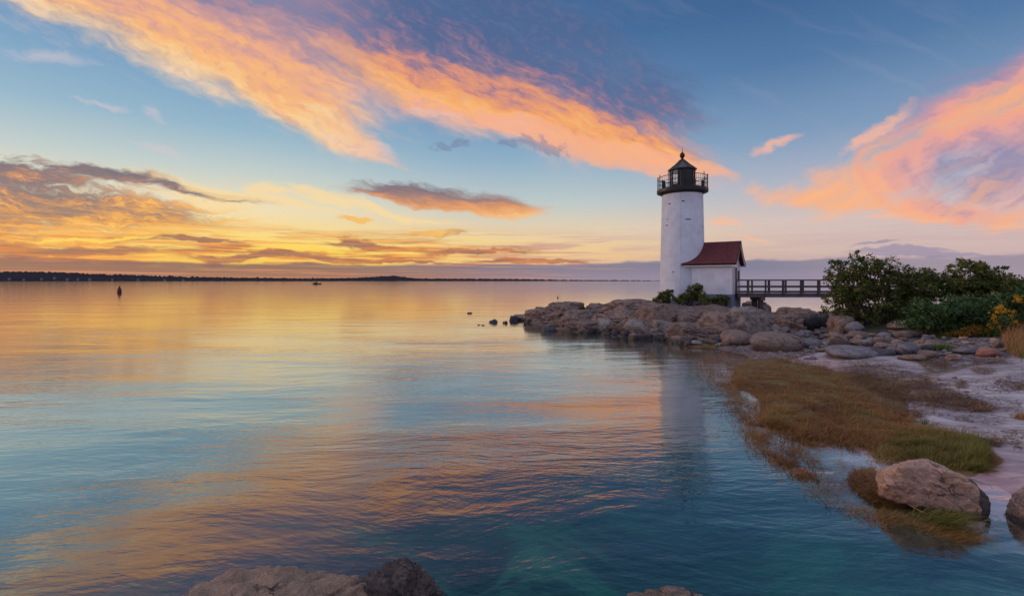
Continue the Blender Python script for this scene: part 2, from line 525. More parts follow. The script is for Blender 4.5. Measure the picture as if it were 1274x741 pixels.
# ------------------------------------------------------------------ lie of the land
# height control points: (px, py, z, zone)  zones: b sea bed, m marsh turf, s sand, r rock, g rubble, e earth bank
CP = [
    (0, 741, -2.0, 'b'), (200, 741, -1.0, 'b'), (330, 741, -.5, 'b'), (450, 741, -.6, 'b'), (600, 730, -1.5, 'b'), (640, 690, -.85, 'b'), (690, 676, -.9, 'b'), (740, 712, -1.3, 'b'), (590, 700, -1.2, 'b'), (650, 640, -1.5, 'b'), (800, 741, -1.3, 'b'),
    (900, 741, -1.2, 'b'), (1000, 741, -1.1, 'b'), (1150, 741, -.8, 'b'), (1274, 741, -.45, 'b'), (1400, 741, -.1, 's'),
    (0, 600, -3, 'b'), (300, 600, -2.8, 'b'), (600, 620, -2.2, 'b'), (800, 600, -1.9, 'b'), (900, 600, -1.3, 'b'), (960, 600, -.75, 'b'), (1000, 640, -.8, 'b'), (1100, 690, -.65, 'b'), (1200, 710, -.5, 'b'),
    (1030, 640, -.5, 'b'), (880, 520, -.7, 'b'), (860, 470, -.55, 'b'),
    (985, 570, -.16, 'm'), (1030, 612, -.12, 'm'), (1100, 655, -.14, 'm'), (1180, 682, -.16, 'b'), (938, 532, -.10, 'm'), (900, 482, -.10, 'm'), (860, 445, -.10, 'm'), (1250, 700, -.25, 'b'),
    (1000, 520, .05, 'm'), (930, 455, .05, 'm'), (970, 480, .06, 'm'), (1100, 555, .08, 'm'), (1180, 560, .13, 'm'), (1220, 578, .07, 'm'), (1030, 540, .03, 'm'), (1060, 500, .08, 'm'), (1000, 460, .06, 'm'), (880, 432, -.02, 'm'),
    (1060, 590, .01, 'm'), (1100, 625, .02, 'm'), (1050, 470, .11, 'm'), (1100, 510, .12, 'm'), (990, 545, .0, 'm'), (1010, 558, -.02, 'm'),
    (1060, 568, -.05, 's'), (1120, 588, -.05, 's'), (1180, 605, -.04, 's'), (1230, 622, -.04, 's'), (1274, 675, -.15, 's'), (1215, 662, -.12, 's'), (1030, 558, -.03, 's'),
    (1240, 590, .05, 's'), (1274, 605, .04, 's'), (1274, 560, .14, 's'), (1400, 600, .3, 's'),
    (1210, 535, .16, 's'), (1274, 500, .33, 's'), (1160, 505, .22, 's'), (1230, 470, .42, 's'), (1274, 452, .6, 's'), (1060, 455, .16, 's'), (1110, 447, .33, 's'), (1010, 447, .08, 's'), (1400, 470, .8, 's'),
    (1000, 436, .15, 'g'), (1050, 425, .45, 'g'), (1150, 430, .6, 'g'), (1250, 432, .75, 'g'), (1100, 425, .6, 'g'), (1200, 425, .8, 'g'), (1350, 430, .9, 'g'),
    (1100, 405, 1.1, 'e'), (1180, 408, 1.15, 'e'), (1274, 405, 1.4, 'e'), (1274, 380, 1.9, 'e'), (1200, 385, 1.7, 'e'), (1400, 390, 2.0, 'e'),
    (930, 438, .04, 'g'), (900, 431, .06, 'r'), (820, 424, -.08, 'r'), (760, 420, -.15, 'r'), (700, 417, -.18, 'r'), (675, 411, -.2, 'r'), (646, 398, .0, 'r'),
    (690, 400, .3, 'r'), (740, 402, .4, 'r'), (800, 404, .65, 'r'), (860, 392, 1.1, 'r'), (850, 379, 1.5, 'r'), (900, 381, 1.5, 'r'), (940, 388, 1.1, 'r'), (1000, 398, .75, 'r'), (1030, 406, .65, 'r'), (870, 415, .45, 'r'), (950, 411, .6, 'r'),
    (690, 384, .45, 'r'), (730, 384, .7, 'r'), (770, 380, 1.1, 'r'), (820, 377, 1.45, 'r'), (660, 393, .1, 'r'), (1050, 392, 1.3, 'e'),
    (500, 430, -3, 'b'), (300, 400, -4, 'b'), (600, 400, -1.6, 'b'), (640, 420, -1.5, 'b'), (700, 440, -1.3, 'b'), (760, 450, -1, 'b'), (800, 500, -1.8, 'b'), (700, 520, -2.2, 'b'), (820, 445, -.6, 'b'), (860, 600, -1.8, 'b'),
]
CW = []          # world points
for px, py, z, k in CP:
    p = P(px, py, z)
    CW.append((p.x, p.y, z, k))
CW += [(-1, 52, -1.2, 'b'), (8, 53, -.6, 'b'), (16, 50, -.2, 'r'), (22, 46, .1, 'r'), (28, 46, .2, 'r'), (24, 55, -1.2, 'b'), (35, 52, .2, 'r'), (50, 58, .6, 'e'), (34, 38, 1.6, 'e'), (48, 38, 2.0, 'e'), (45, 28, 2.0, 'e'),
       (16.5, 39.5, 1.55, 'r'), (26, 41, .8, 'r'), (22.5, 41.5, .8, 'r'), (0, 75, -4, 'b'), (30, 80, -3, 'b'), (-30, 40, -4, 'b'), (-12, 10, -3, 'b'), (-14, 5, -3, 'b'), (12, 3.5, .1, 's'), (14, 7, .5, 's'), (3, 2.5, -.8, 'b'), (-2, 2.5, .1, 'b'), (9, 3.2, -.1, 's'), (60, 90, -2, 'b')]


def to_im(x, y):
    y = np.maximum(y, 0.5)
    u = np.clip(637 + F * x / y, -400, 1750)
    v = np.clip(349 + F * H / y, 354, 830)
    return u / 100, v / 40


def _tk(r2):
    return np.where(r2 > 1e-12, r2 * np.log(np.maximum(r2, 1e-12)), 0)


_cx = np.array([c[0] for c in CW]); _cy = np.array([c[1] for c in CW]); _cz = np.array([c[2] for c in CW])
_cu, _cv = to_im(_cx, _cy)
_n = len(_cu)
_K = _tk((_cu[:, None] - _cu) ** 2 + (_cv[:, None] - _cv) ** 2) + np.eye(_n) * 0.02
_Pm = np.stack([np.ones(_n), _cu, _cv], 1)
_A = np.block([[_K, _Pm], [_Pm.T, np.zeros((3, 3))]])
_W = np.linalg.solve(_A, np.concatenate([_cz, np.zeros(3)]))
ZK = 'bmsrge'
_onehot = np.array([[c[3] == k for k in ZK] for c in CW], float)


def terrain(x, y, zones=False, rough=True):
    sh = np.shape(x)
    x = np.ravel(np.asarray(x, float)); y = np.ravel(np.asarray(y, float))
    z = np.empty(len(x)); zo = np.empty((len(x), len(ZK))) if zones else None
    for s in range(0, len(x), 20000):
        u, v = to_im(x[s:s + 20000], y[s:s + 20000])
        r2 = (u[:, None] - _cu) ** 2 + (v[:, None] - _cv) ** 2
        z[s:s + 20000] = _tk(r2) @ _W[:_n] + _W[_n] + _W[_n + 1] * u + _W[_n + 2] * v
        if zones:
            w = 1 / (r2 + .004) ** 2.2
            zo[s:s + 20000] = (w @ _onehot) / w.sum(1)[:, None]
    z = np.clip(z, -4.2, 2.6)
    far = np.clip((y - 60) / 60, 0, 1)
    z = z * (1 - far) + far * -4.2
    if rough:
        q = np.stack([x, y, np.zeros_like(x)], 1)
        z = z + .03 * fbm(q * 1.1, 3) * np.clip((np.abs(z) + .05) * 3, .15, 1.6) + .008 * fbm(q * 6, 2)
    z = z.reshape(sh)
    return (z, zo) if zones else z


def ground_at(px, py, n=7):
    """where the photograph's ray meets the ground"""
    px = np.asarray(px, float); py = np.asarray(py, float)
    z = np.zeros_like(px)
    for k in range(n):
        y = np.clip((H - z) * F / np.maximum(py - 349, 2.0), 1, 90)
        x = (px - 637) / F * y
        z = .5 * z + .5 * np.clip(terrain(x, y, rough=False), -.05, 3)
    y = np.clip((H - z) * F / np.maximum(py - 349, 2.0), 1, 90)
    x = (px - 637) / F * y
    return x, y, terrain(x, y)


def in_poly(px, py, poly):
    c = np.zeros(len(px), bool)
    j = len(poly) - 1
    for i in range(len(poly)):
        xi, yi = poly[i]; xj, yj = poly[j]
        hit = ((yi > py) != (yj > py)) & (px < (xj - xi) * (py - yi) / (yj - yi + 1e-9) + xi)
        c ^= hit
        j = i
    return c


def scatter(poly, n, edge=0.0):
    """n ground points inside an outline given in photo pixels"""
    xs = [p[0] for p in poly]; ys = [p[1] for p in poly]
    out = np.zeros((0, 2))
    while len(out) < n:
        q = np.stack([rng.uniform(min(xs), max(xs), n * 2), rng.uniform(min(ys), max(ys), n * 2)], 1)
        e = q + rng.normal(size=q.shape) * edge
        out = np.concatenate([out, q[in_poly(e[:, 0], e[:, 1], poly)]])
    out = out[:n]
    x, y, z = ground_at(out[:, 0], out[:, 1])
    return np.stack([x, y, z], 1), out


def grid_faces(nr, nc):
    i = np.arange(nr - 1)[:, None] * nc + np.arange(nc - 1)
    i = i.ravel()
    return np.stack([i, i + 1, i + nc + 1, i + nc], 1)


# ------------------------------------------------------------------ materials of land
def ground_material():
    m, t, bs, co = new_mat('ground')
    p = gpos(t)
    z = t.sep(p)[2]
    A = {k: attr(t, 'zone_' + k) for k in ZK}
    nbig = t.noise(p, .9, 5, .6)
    nmid = t.noise(p, 4.0, 5, .6)
    nfine = t.noise(p, 40, 3, .6)
    stre = t.noise(t.map(p, rot=(0, 0, R(-18)), scale=(1.3, .35, 1)), 1.6, 5, .6, .6)
    sand = t.mix(t.ss(nbig, .35, .65), lin(192, 178, 176), lin(148, 134, 136))
    sand = t.mix(t.mul(t.ss(stre, .50, .64), .75), sand, lin(128, 110, 112))
    sand = t.mix(t.mul(t.ss(nfine, .4, .75), .35), sand, lin(120, 104, 108))
    wet = t.ss(z, .19, .05)
    pinkw = t.mix(t.ss(stre, .35, .6), lin(202, 164, 158), lin(166, 130, 130))
    sand = t.mix(wet, sand, pinkw)
    weed = t.ss(t.noise(t.map(p, rot=(0, 0, R(-14)), scale=(2.2, .6, 1)), 1.3, 6, .66, .8), .60, .68)
    sand = t.mix(t.mul(weed, t.ss(z, -.1, .1, 0, .8)), sand, lin(66, 44, 34))
    marsh = t.mix(nmid, lin(78, 54, 30), lin(126, 90, 50))
    marsh = t.mix(t.ss(stre, .4, .62), marsh, lin(112, 94, 44))
    rub = t.voro(p, 5.5, 'F1', out='Color')
    rubd = t.voro(p, 5.5, 'DISTANCE_TO_EDGE')
    peb = t.mix(t.sep(rub)[0], lin(120, 96, 84), lin(152, 140, 142))
    peb = t.mix(t.ss(t.sep(rub)[1], .6, .8), peb, lin(92, 84, 90))
    peb = t.mix(t.ss(rubd, .10, .02), peb, lin(70, 54, 46))
    rock = t.mix(nmid, lin(88, 68, 60), lin(128, 102, 90))
    rock = t.mix(t.ss(t.voro(t.map(p, scale=(1, 1, .5)), 1.1, 'DISTANCE_TO_EDGE'), .07, .01), rock, lin(52, 42, 38))
    earth = t.mix(nmid, lin(44, 48, 24), lin(62, 54, 36))
    bedn = t.noise(t.map(p, rot=(0, 0, R(-25)), scale=(1.5, 1.0, 1)), .75, 6, .66, .15)
    bed = t.mix(t.ss(t.add(bedn, t.ss(z, -1.6, -.8, -.06, .03)), .44, .60), lin(38, 46, 34), lin(118, 126, 98))
    streaks = t.noise(t.map(p, rot=(0, 0, R(-32)), scale=(1.2, .25, 1)), 1.5, 4, .6, .1)
    bed = t.mix(t.mul(t.ss(streaks, .42, .66), .3), bed, lin(58, 70, 50))
    bed = t.mix(t.ss(z, -.42, -.16), bed, t.mix(stre, lin(64, 46, 26), lin(120, 88, 48)))
    colr = bed
    for k, c in (('m', marsh), ('s', sand), ('g', peb), ('r', rock), ('e', earth)):
        colr = t.mix(t.ss(t.add(A[k], t.mul(t.sub(nmid, .5), .5)), .38, .62), colr, c)
    tide = t.ss(z, .10, -.02)
    colr = t.mix(t.mul(tide, t.ss(A['r'], .3, .6, 0, .75)), colr, lin(40, 32, 28))
    t.put(bs.inputs['Base Color'], colr)
    t.put(bs.inputs['Roughness'], t.ss(t.mul(wet, A['s']), .2, .9, .9, .28))
    hgt = t.add(t.mul(nmid, .3), t.add(t.mul(nfine, .12), t.mul(t.mul(A['g'], t.ss(rubd, 0, .25)), .5)))
    hgt = t.add(hgt, t.mul(stre, .3))
    t.put(bs.inputs['Normal'], t.bump(hgt, .5, .10))
    return m


def rock_material(name, c1, c2, c3, lichen=.3, crack=1.0, tide=(.03, .16), fine=1.0):
    m, t, bs, co = new_mat(name)
    oi = t.n.new('ShaderNodeObjectInfo')
    rnd = oi.outputs['Random']
    off = t.vscale(t.comb(rnd, t.mul(rnd, 7.3), t.mul(rnd, 3.1)), 40)
    p = gpos(t)
    q = t.vm('ADD', p, off)
    z = t.sep(p)[2]
    n1 = t.noise(q, 1.3 * fine, 6, .6)
    n2 = t.noise(q, 7.0 * fine, 6, .68)
    n3 = t.noise(q, 60, 3, .7)
    sp = t.voro(q, 95, 'F1')
    base = t.mix(t.ss(t.add(n1, t.mul(t.sub(rnd, .5), .35)), .35, .65), lin(*c1), lin(*c2))
    base = t.mix(t.ss(n2, .48, .72), base, lin(*c3))
    base = t.mix(t.mul(t.ss(n3, .35, .7), .42), base, lin(60, 50, 46))
    base = t.mix(t.mul(t.ss(sp, .18, .05), .45), base, lin(196, 176, 166))
    base = t.mix(t.mul(t.ss(t.noise(q, 3.2, 6, .7, .4), .60, .72), lichen), base, lin(150, 146, 140))
    wv = t.vm('ADD', q, t.vscale(t.noise(q, 2.0, 3, .6, color=True), .55))
    cr = t.voro(t.map(wv, rot=(R(12), R(20), R(30)), scale=(1.7 / fine, 1.2 / fine, .40 / fine)), 1.0, 'DISTANCE_TO_EDGE')
    crm = t.mul(t.mul(t.ss(cr, .034, .004), t.ss(t.noise(q, 1.1, 3, .6), .44, .56)), crack)
    base = t.mix(t.mul(crm, .8), base, lin(38, 30, 28))
    stain = t.ss(t.noise(t.map(q, scale=(.5, .5, 2.2)), 1.2, 4, .6), .55, .75)
    base = t.mix(t.mul(stain, .5), base, lin(78, 54, 44))
    base = t.mix(t.mul(t.ss(t.noise(q, 2.6, 6, .7, .6), .53, .70), .6), base, lin(66, 52, 48))
    line = t.add(z, t.mul(t.sub(n1, .5), .22))
    wetm = t.ss(line, tide[1], tide[0])
    base = t.mix(t.mul(wetm, .82), base, lin(34, 26, 24))
    t.put(bs.inputs['Base Color'], base)
    t.put(bs.inputs['Roughness'], t.ss(wetm, 0, 1, .88, .35))
    h = t.add(t.mul(n1, .5), t.add(t.mul(n2, .50), t.mul(n3, .20)))
    h = t.sub(h, t.mul(crm, .6))
    t.put(bs.inputs['Normal'], t.bump(h, .85, .12))
    return m


M_ground = ground_material()
M_rock = rock_material('granite_brown', (150, 122, 102), (126, 106, 96), (168, 142, 122))
M_near_pink = rock_material('granite_near_pink', (216, 168, 140), (190, 152, 130), (226, 192, 166), .3, .8, (.02, .12), 2.4)
M_near = rock_material('granite_near_brown', (164, 134, 112), (128, 106, 92), (184, 156, 132), .3, 1.0, (.02, .16), 2.2)
M_near_dark = rock_material('granite_near_dark', (92, 76, 68), (74, 64, 60), (118, 100, 90), .3, 1.0, (.05, .22), 2.2)
M_ledge = rock_material('granite_ledge', (148, 120, 104), (118, 98, 90), (172, 146, 128), .35, 1.0, (.16, .34), 1.7)
M_ledge_pale = rock_material('granite_ledge_pale', (154, 140, 130), (130, 116, 108), (168, 154, 144), .4, 1.0, (.16, .34), 1.7)
M_rock_grey = rock_material('granite_grey', (138, 128, 130), (114, 106, 110), (158, 148, 148), .45)
M_rock_pink = rock_material('granite_pink', (190, 150, 130), (172, 140, 126), (202, 168, 150), .25, .35)
M_rock_red = rock_material('granite_red', (176, 116, 98), (160, 112, 98), (186, 134, 116), .2, .4)
M_rock_dark = rock_material('basalt_dark', (78, 74, 80), (62, 58, 62), (100, 94, 98), .2, .8)

# ------------------------------------------------------------------ ground sheet
rows_v = np.concatenate([np.linspace(352.5, 375, 60), np.linspace(376, 830, 340)])
ys = H * F / (rows_v - 349)
ys = np.concatenate([[900.0], ys, [3.6, 2.6, 1.5]])
cols_u = np.concatenate([np.linspace(-2600, -320, 16), np.linspace(-300, 1600, 520), np.linspace(1640, 4200, 20)])
GY = np.repeat(ys[:, None], len(cols_u), 1)
GX = (cols_u[None, :] - 637) / F * np.maximum(GY, 4.0)
gz, gzo = terrain(GX, GY, zones=True)
rk = gzo[:, ZK.index('r')].reshape(gz.shape)
q3 = np.stack([GX, GY, np.zeros_like(GX)], -1)
gz = gz + rk * (.22 * fbm(q3 * np.array([.7, .9, 1]), 4) + .16 * np.abs(fbm(q3 * 1.7, 4))) * np.clip((gz + .6) * 1.5, 0, 1)
ground = mesh_np('ground', np.stack([GX, GY, gz], -1).reshape(-1, 3), grid_faces(*GX.shape)[:, ::-1], M_ground)
for k in ZK:
    fattr(ground, 'zone_' + k, gzo[:, ZK.index(k)])
tag(ground, kind='structure')

# ------------------------------------------------------------------ sea
def water_material():
    m = bpy.data.materials.new('sea_water')
    m.use_nodes = True
    t = NT(m.node_tree)
    t.n.clear()
    p = gpos(t)
    d = t.mx(attr(t, 'depth'), 0.0)
    yy = t.sep(p)[1]
    # ripples: crests lie across the view, bent a little by the bay
    wob = t.vm('ADD', p, t.vscale(t.vm('SUBTRACT', t.noise(p, .12, 2, .5, color=True), (.5, .5, .5)), 3.0))
    r1 = t.noise(t.map(wob, rot=(0, 0, R(10)), scale=(1.25, .34, 1)), 1.0, 4, .55, .4)
    r2 = t.noise(t.map(wob, rot=(0, 0, R(-14)), scale=(.45, .11, 1)), 1.0, 3, .55, .3)
    r3 = t.noise(t.map(wob, rot=(0, 0, R(4)), scale=(7, 1.8, 1)), 1.0, 3, .5, .3)
    r4 = t.noise(t.map(wob, rot=(0, 0, R(22)), scale=(.36, .09, 1)), 1.0, 2, .5, .2)
    r5 = t.noise(t.map(wob, rot=(0, 0, R(-6)), scale=(.55, .14, 1)), 1.0, 2, .5, .2)
    calm = t.ss(t.noise(t.map(p, scale=(22, 6, 1)), 1.0, 3, .55), .38, .62, .45, 1.1)
    hgt = t.add(t.add(t.mul(r1, .020), t.mul(r2, .0065)), t.add(t.mul(r3, .07), t.mad(r5, .007, t.mul(r4, .003))))
    hgt = t.mul(t.mul(hgt, calm), t.ss(yy, 6.0, 60.0, .66, .26))
    shore = t.ss(d, .02, .5, .55, 1.0)
    q = t.n.new('ShaderNodeBump')
    q.inputs['Strength'].default_value = 1.0
    t.put(q.inputs['Distance'], t.mul(shore, 1.0))
    t.put(q.inputs['Height'], hgt)
    nrm = q.outputs[0]
    # mirror strength rises towards grazing view of each ripple
    inc = t.n.new('ShaderNodeNewGeometry').outputs['Incoming']
    cosv = t.m('ABSOLUTE', t.vm('DOT_PRODUCT', nrm, inc))
    refl = t.mad(t.m('POWER', t.mx(t.sub(1.0, cosv), 0.0), 2.5), .965, .025)
    gl = t.n.new('ShaderNodeBsdfGlossy')
    gl.inputs['Color'].default_value = (1, 1, 1, 1)
    gl.inputs['Roughness'].default_value = .06
    t.put(gl.inputs['Normal'], nrm)
    tr = t.n.new('ShaderNodeBsdfTransparent')
    ex = lambda k: t.m('EXPONENT', t.mul(d, -k))
    cc = t.n.new('ShaderNodeCombineColor')
    for i, k in enumerate((1.5, .34, .52)):
        t.put(cc.inputs[i], ex(k))
    t.put(tr.inputs['Color'], cc.outputs[0])
    df = t.n.new('ShaderNodeBsdfDiffuse')
    pat = t.noise(t.map(wob, rot=(0, 0, R(24)), scale=(3, .8, 1)), 1.0, 4, .6, .1)
    xx = t.sep(p)[0]
    bright = t.mul(t.ss(xx, 1.0, -9.0), t.ss(yy, 30.0, 9.0))          # left sky's reflected brightness put into the water colour
    deepc = t.mix(t.ss(pat, .36, .64), (.010, .105, .068, 1), (.032, .20, .125, 1))
    deepc = t.mix(t.mul(t.ss(xx, 1.5, 5.0), t.ss(yy, 8.0, 15.0)), deepc, (.008, .045, .034, 1))  # body colour darkened here to deepen the tower's reflection
    palec = t.mix(t.ss(pat, .36, .64), (.055, .185, .120, 1), (.11, .280, .190, 1))
    t.put(df.inputs['Color'], t.mix(bright, deepc, palec))
    mx1 = t.n.new('ShaderNodeMixShader')
    t.put(mx1.inputs[0], t.mx(t.sub(1.0, ex(.13)), t.mul(bright, t.sub(1.0, ex(.5)))))
    t.l.new(tr.outputs[0], mx1.inputs[1])
    t.l.new(df.outputs[0], mx1.inputs[2])
    mx2 = t.n.new('ShaderNodeMixShader')
    t.put(mx2.inputs[0], refl)
    t.l.new(mx1.outputs[0], mx2.inputs[1])
    t.l.new(gl.outputs[0], mx2.inputs[2])
    o = t.n.new('ShaderNodeOutputMaterial')
    t.l.new(mx2.outputs[0], o.inputs[0])
    return m


M_sea = water_material()
rows_w = np.concatenate([np.linspace(349.25, 375, 40), np.linspace(378, 830, 190)])
ysw = np.concatenate([H * F / (rows_w - 349), [3.6, 2.4, 1.2]])
cols_w = np.concatenate([np.linspace(-2600, -120, 22), np.linspace(-100, 1400, 240), np.linspace(1440, 4200, 20)])
WY = np.repeat(ysw[:, None], len(cols_w), 1)
WX = (cols_w[None, :] - 637) / F * np.maximum(WY, 4.0)
sea = mesh_np('sea', np.stack([WX, WY, np.zeros_like(WX)], -1).reshape(-1, 3), grid_faces(*WX.shape)[:, ::-1], M_sea)
fattr(sea, 'depth', -terrain(WX, WY))
tag(sea, kind='structure')

# ------------------------------------------------------------------ mesh builder for made things
class MB:
    def __init__(self):
        self.bm = bmesh.new()

    def box(self, c, s, rz=0.0, taper=1.0, rot=None):
        m = Matrix.Translation(Vector(c)) @ (rot.to_4x4() if rot else Matrix.Rotation(rz, 4, 'Z'))
        r = bmesh.ops.create_cube(self.bm, size=1.0)
        for v in r['verts']:
            k = taper if v.co.z > 0 else 1
            v.co = m @ Vector((v.co.x * s[0] * k, v.co.y * s[1] * k, v.co.z * s[2]))
        return r['verts']

    def lathe(self, prof, n=32, c=(0, 0), cap0=True, cap1=True, phase=0.0):
        rings = []
        for r, z in prof:
            rings.append([self.bm.verts.new((c[0] + r * math.cos(2 * PI * k / n + phase), c[1] + r * math.sin(2 * PI * k / n + phase), z)) for k in range(n)])
        for A_, B_ in zip(rings, rings[1:]):
            for k in range(n):
                self.bm.faces.new((A_[k], A_[(k + 1) % n], B_[(k + 1) % n], B_[k]))
        if cap0: self.bm.faces.new(rings[0][::-1])
        if cap1: self.bm.faces.new(rings[-1])

    def tube(self, pts, rad, n=8):
        pts = [Vector(p) for p in pts]
        if not isinstance(rad, (list, tuple)): rad = [rad] * len(pts)
        rings = []
        for i, p in enumerate(pts):
            d = (pts[min(i + 1, len(pts) - 1)] - pts[max(i - 1, 0)]).normalized()
            u = d.cross(Vector((0, 0, 1)))
            if u.length < .01: u = Vector((1, 0, 0))
            u.normalize(); w = d.cross(u)
            rings.append([self.bm.verts.new(p + (u * math.cos(2 * PI * k / n) + w * math.sin(2 * PI * k / n)) * rad[i]) for k in range(n)])
        for A_, B_ in zip(rings, rings[1:]):
            for k in range(n):
                self.bm.faces.new((A_[k], A_[(k + 1) % n], B_[(k + 1) % n], B_[k]))
        self.bm.faces.new(rings[0][::-1]); self.bm.faces.new(rings[-1])

    def poly(self, pts):
        self.bm.faces.new([self.bm.verts.new(p) for p in pts])

    def prism(self, pts, vec):
        vec = Vector(vec)
        lo = [self.bm.verts.new(p) for p in pts]
        hi = [self.bm.verts.new(Vector(p) + vec) for p in pts]
        n = len(pts)
        self.bm.faces.new(lo[::-1]); self.bm.faces.new(hi)
        for k in range(n):
            self.bm.faces.new((lo[k], lo[(k + 1) % n], hi[(k + 1) % n], hi[k]))

    def build(self, name, mat, parent=None, smooth=None, bevel=0.0):
        bmesh.ops.recalc_face_normals(self.bm, faces=self.bm.faces)
        me = bpy.data.meshes.new(name)
        self.bm.to_mesh(me); self.bm.free()
        me.materials.append(mat)
        if smooth:
            me.set_sharp_from_angle(angle=R(smooth))
            for f in me.polygons: f.use_smooth = True
        o = bpy.data.objects.new(name, me)
        C.objects.link(o)
        if parent: o.parent = parent
        if bevel:
            b_ = o.modifiers.new('bevel', 'BEVEL')
            b_.width = bevel; b_.segments = 2; b_.limit_method = 'ANGLE'
        return o


PI = math.pi


def paint_material(name, colr, rough=.6, wear=.0, wearcol=(90, 80, 74), bricks=None, scale=6.0, spec=.3):
    m, t, bs, co = new_mat(name)
    n1 = t.noise(co, scale * .25, 5, .6)
    n2 = t.noise(co, scale * 3, 4, .65)
    c0 = lin(*colr)
    dk = tuple(v * .74 for v in c0[:3]) + (1,)
    c = t.mix(t.mul(t.ss(n1, .35, .7), .55), c0, dk)
    h = t.mul(n2, .3)
    if wear:
        wm = t.mul(t.ss(t.noise(co, scale * .9, 6, .7, .3), .70 - wear * .12, .76 - wear * .1), .85)
        c = t.mix(wm, c, lin(*wearcol))
        dr = t.noise(t.map(co, scale=(.18, .18, 2.6)), 1.0, 5, .65)
        c = t.mix(t.mul(t.ss(dr, .5, .75), .16), c, lin(*wearcol))
    if bricks:
        uv = t.n.new('ShaderNodeTexCoord').outputs['UV']
        br = t.n.new('ShaderNodeTexBrick')
        t.put(br.inputs['Vector'], uv)
        br.inputs['Scale'].default_value = 1.0
        br.inputs['Brick Width'].default_value = bricks[0]
        br.inputs['Row Height'].default_value = bricks[1]
        br.inputs['Mortar Size'].default_value = .012
        br.inputs['Mortar Smooth'].default_value = .4
        br.inputs['Color1'].default_value = (1, 1, 1, 1)
        br.inputs['Color2'].default_value = (.75, .75, .75, 1)
        br.inputs['Mortar'].default_value = (0, 0, 0, 1)
        h = t.add(h, t.mul(br.outputs['Color'], .7))
        c = t.mix(t.mul(t.ss(br.outputs['Fac'], .3, 1.0), .16), c, dk)
        c = t.mix(t.mul(t.ss(t.sep(br.outputs['Color'])[0], .9, .74), .07), c, dk)
    t.put(bs.inputs['Base Color'], c)
    bs.inputs['Roughness'].default_value = rough
    bs.inputs['Specular IOR Level'].default_value = spec
    t.put(bs.inputs['Normal'], t.bump(h, .35, .02))
    return m


def wood_material(name, colr, axis=0):
    m, t, bs, co = new_mat(name)
    sc = [.12, .12, .12]; sc[axis] = 1.6
    g = t.noise(t.map(co, scale=sc), 1.0, 5, .65, .4)
    c0 = lin(*colr)
    c = t.mix(t.ss(g, .3, .7), c0, tuple(v * .5 for v in c0[:3]) + (1,))
    t.put(bs.inputs['Base Color'], c)
    bs.inputs['Roughness'].default_value = .85
    t.put(bs.inputs['Normal'], t.bump(g, .5, .02))
    return m


M_white = paint_material('white_painted_brick', (216, 220, 228), .7, .05, (150, 146, 152), (.22, .075))
M_foot = paint_material('slate_blue_foundation', (118, 124, 140), .8, .4, (84, 82, 86), (.6, .3))
M_black = paint_material('black_iron', (24, 24, 27), .5, .15, (70, 52, 44), None, 6, .4)
M_roofmetal = paint_material('lantern_roof_metal', (52, 46, 48), .45, .4, (110, 92, 88), None, 6, .5)
M_trim = paint_material('white_trim', (222, 220, 222), .55, .2, (150, 140, 138))
M_door = paint_material('door_brown', (84, 44, 40), .55, .1)
M_timber = wood_material('weathered_timber', (98, 88, 88), 0)
M_timber_v = wood_material('weathered_timber_upright', (92, 82, 82), 2)
M_slot = paint_material('dark_slot', (40, 40, 46), .8)
mg = bpy.data.materials.new('lantern_glass'); mg.use_nodes = True
_t = NT(mg.node_tree); _t.n.clear()
_g = _t.n.new('ShaderNodeBsdfGlossy'); _g.inputs['Roughness'].default_value = .03
_tr = _t.n.new('ShaderNodeBsdfTransparent'); _tr.inputs['Color'].default_value = (.86, .9, .92, 1)
_mx = _t.n.new('ShaderNodeMixShader'); _f = _t.n.new('ShaderNodeFresnel'); _f.inputs['IOR'].default_value = 1.5
_o = _t.n.new('ShaderNodeOutputMaterial')
_t.l.new(_f.outputs[0], _mx.inputs[0]); _t.l.new(_tr.outputs[0], _mx.inputs[1]); _t.l.new(_g.outputs[0], _mx.inputs[2]); _t.l.new(_mx.outputs[0], _o.inputs[0])


def roof_material():
    m, t, bs, co = new_mat('red_shingles')
    uv = t.n.new('ShaderNodeTexCoord').outputs['UV']
    br = t.n.new('ShaderNodeTexBrick')
    t.put(br.inputs['Vector'], uv)
    br.inputs['Scale'].default_value = 1.0
    br.inputs['Brick Width'].default_value = .24
    br.inputs['Row Height'].default_value = .14
    br.inputs['Mortar Size'].default_value = .010
    br.inputs['Color1'].default_value = lin(104, 34, 34)
    br.inputs['Color2'].default_value = lin(76, 26, 28)
    br.inputs['Mortar'].default_value = lin(52, 20, 22)
    n = t.noise(co, 2.2, 5, .6)
    c = t.mix(t.mul(t.ss(n, .45, .7), .45), br.outputs['Color'], lin(98, 50, 46))
    t.put(bs.inputs['Base Color'], c)
    bs.inputs['Roughness'].default_value = .85
    t.put(bs.inputs['Normal'], t.bump(t.sub(1.0, br.outputs['Fac']), .6, .02))
    return m


M_roof = roof_material()


def uv_np(o, fn):
    me = o.data
    uvl = me.uv_layers.new(name='UVMap')
    co = np.empty(len(me.vertices) * 3, dtype=np.float32); me.vertices.foreach_get('co', co); co = co.reshape(-1, 3)
    li = np.empty(len(me.loops), dtype=np.int32); me.loops.foreach_get('vertex_index', li)
    nv = np.zeros((len(me.loops), 3), dtype=np.float32)
    for pl_ in me.polygons:
        nv[pl_.loop_start:pl_.loop_start + pl_.loop_total] = pl_.normal
    uvl.data.foreach_set('uv', np.asarray(fn(co[li], nv), dtype=np.float32).ravel())


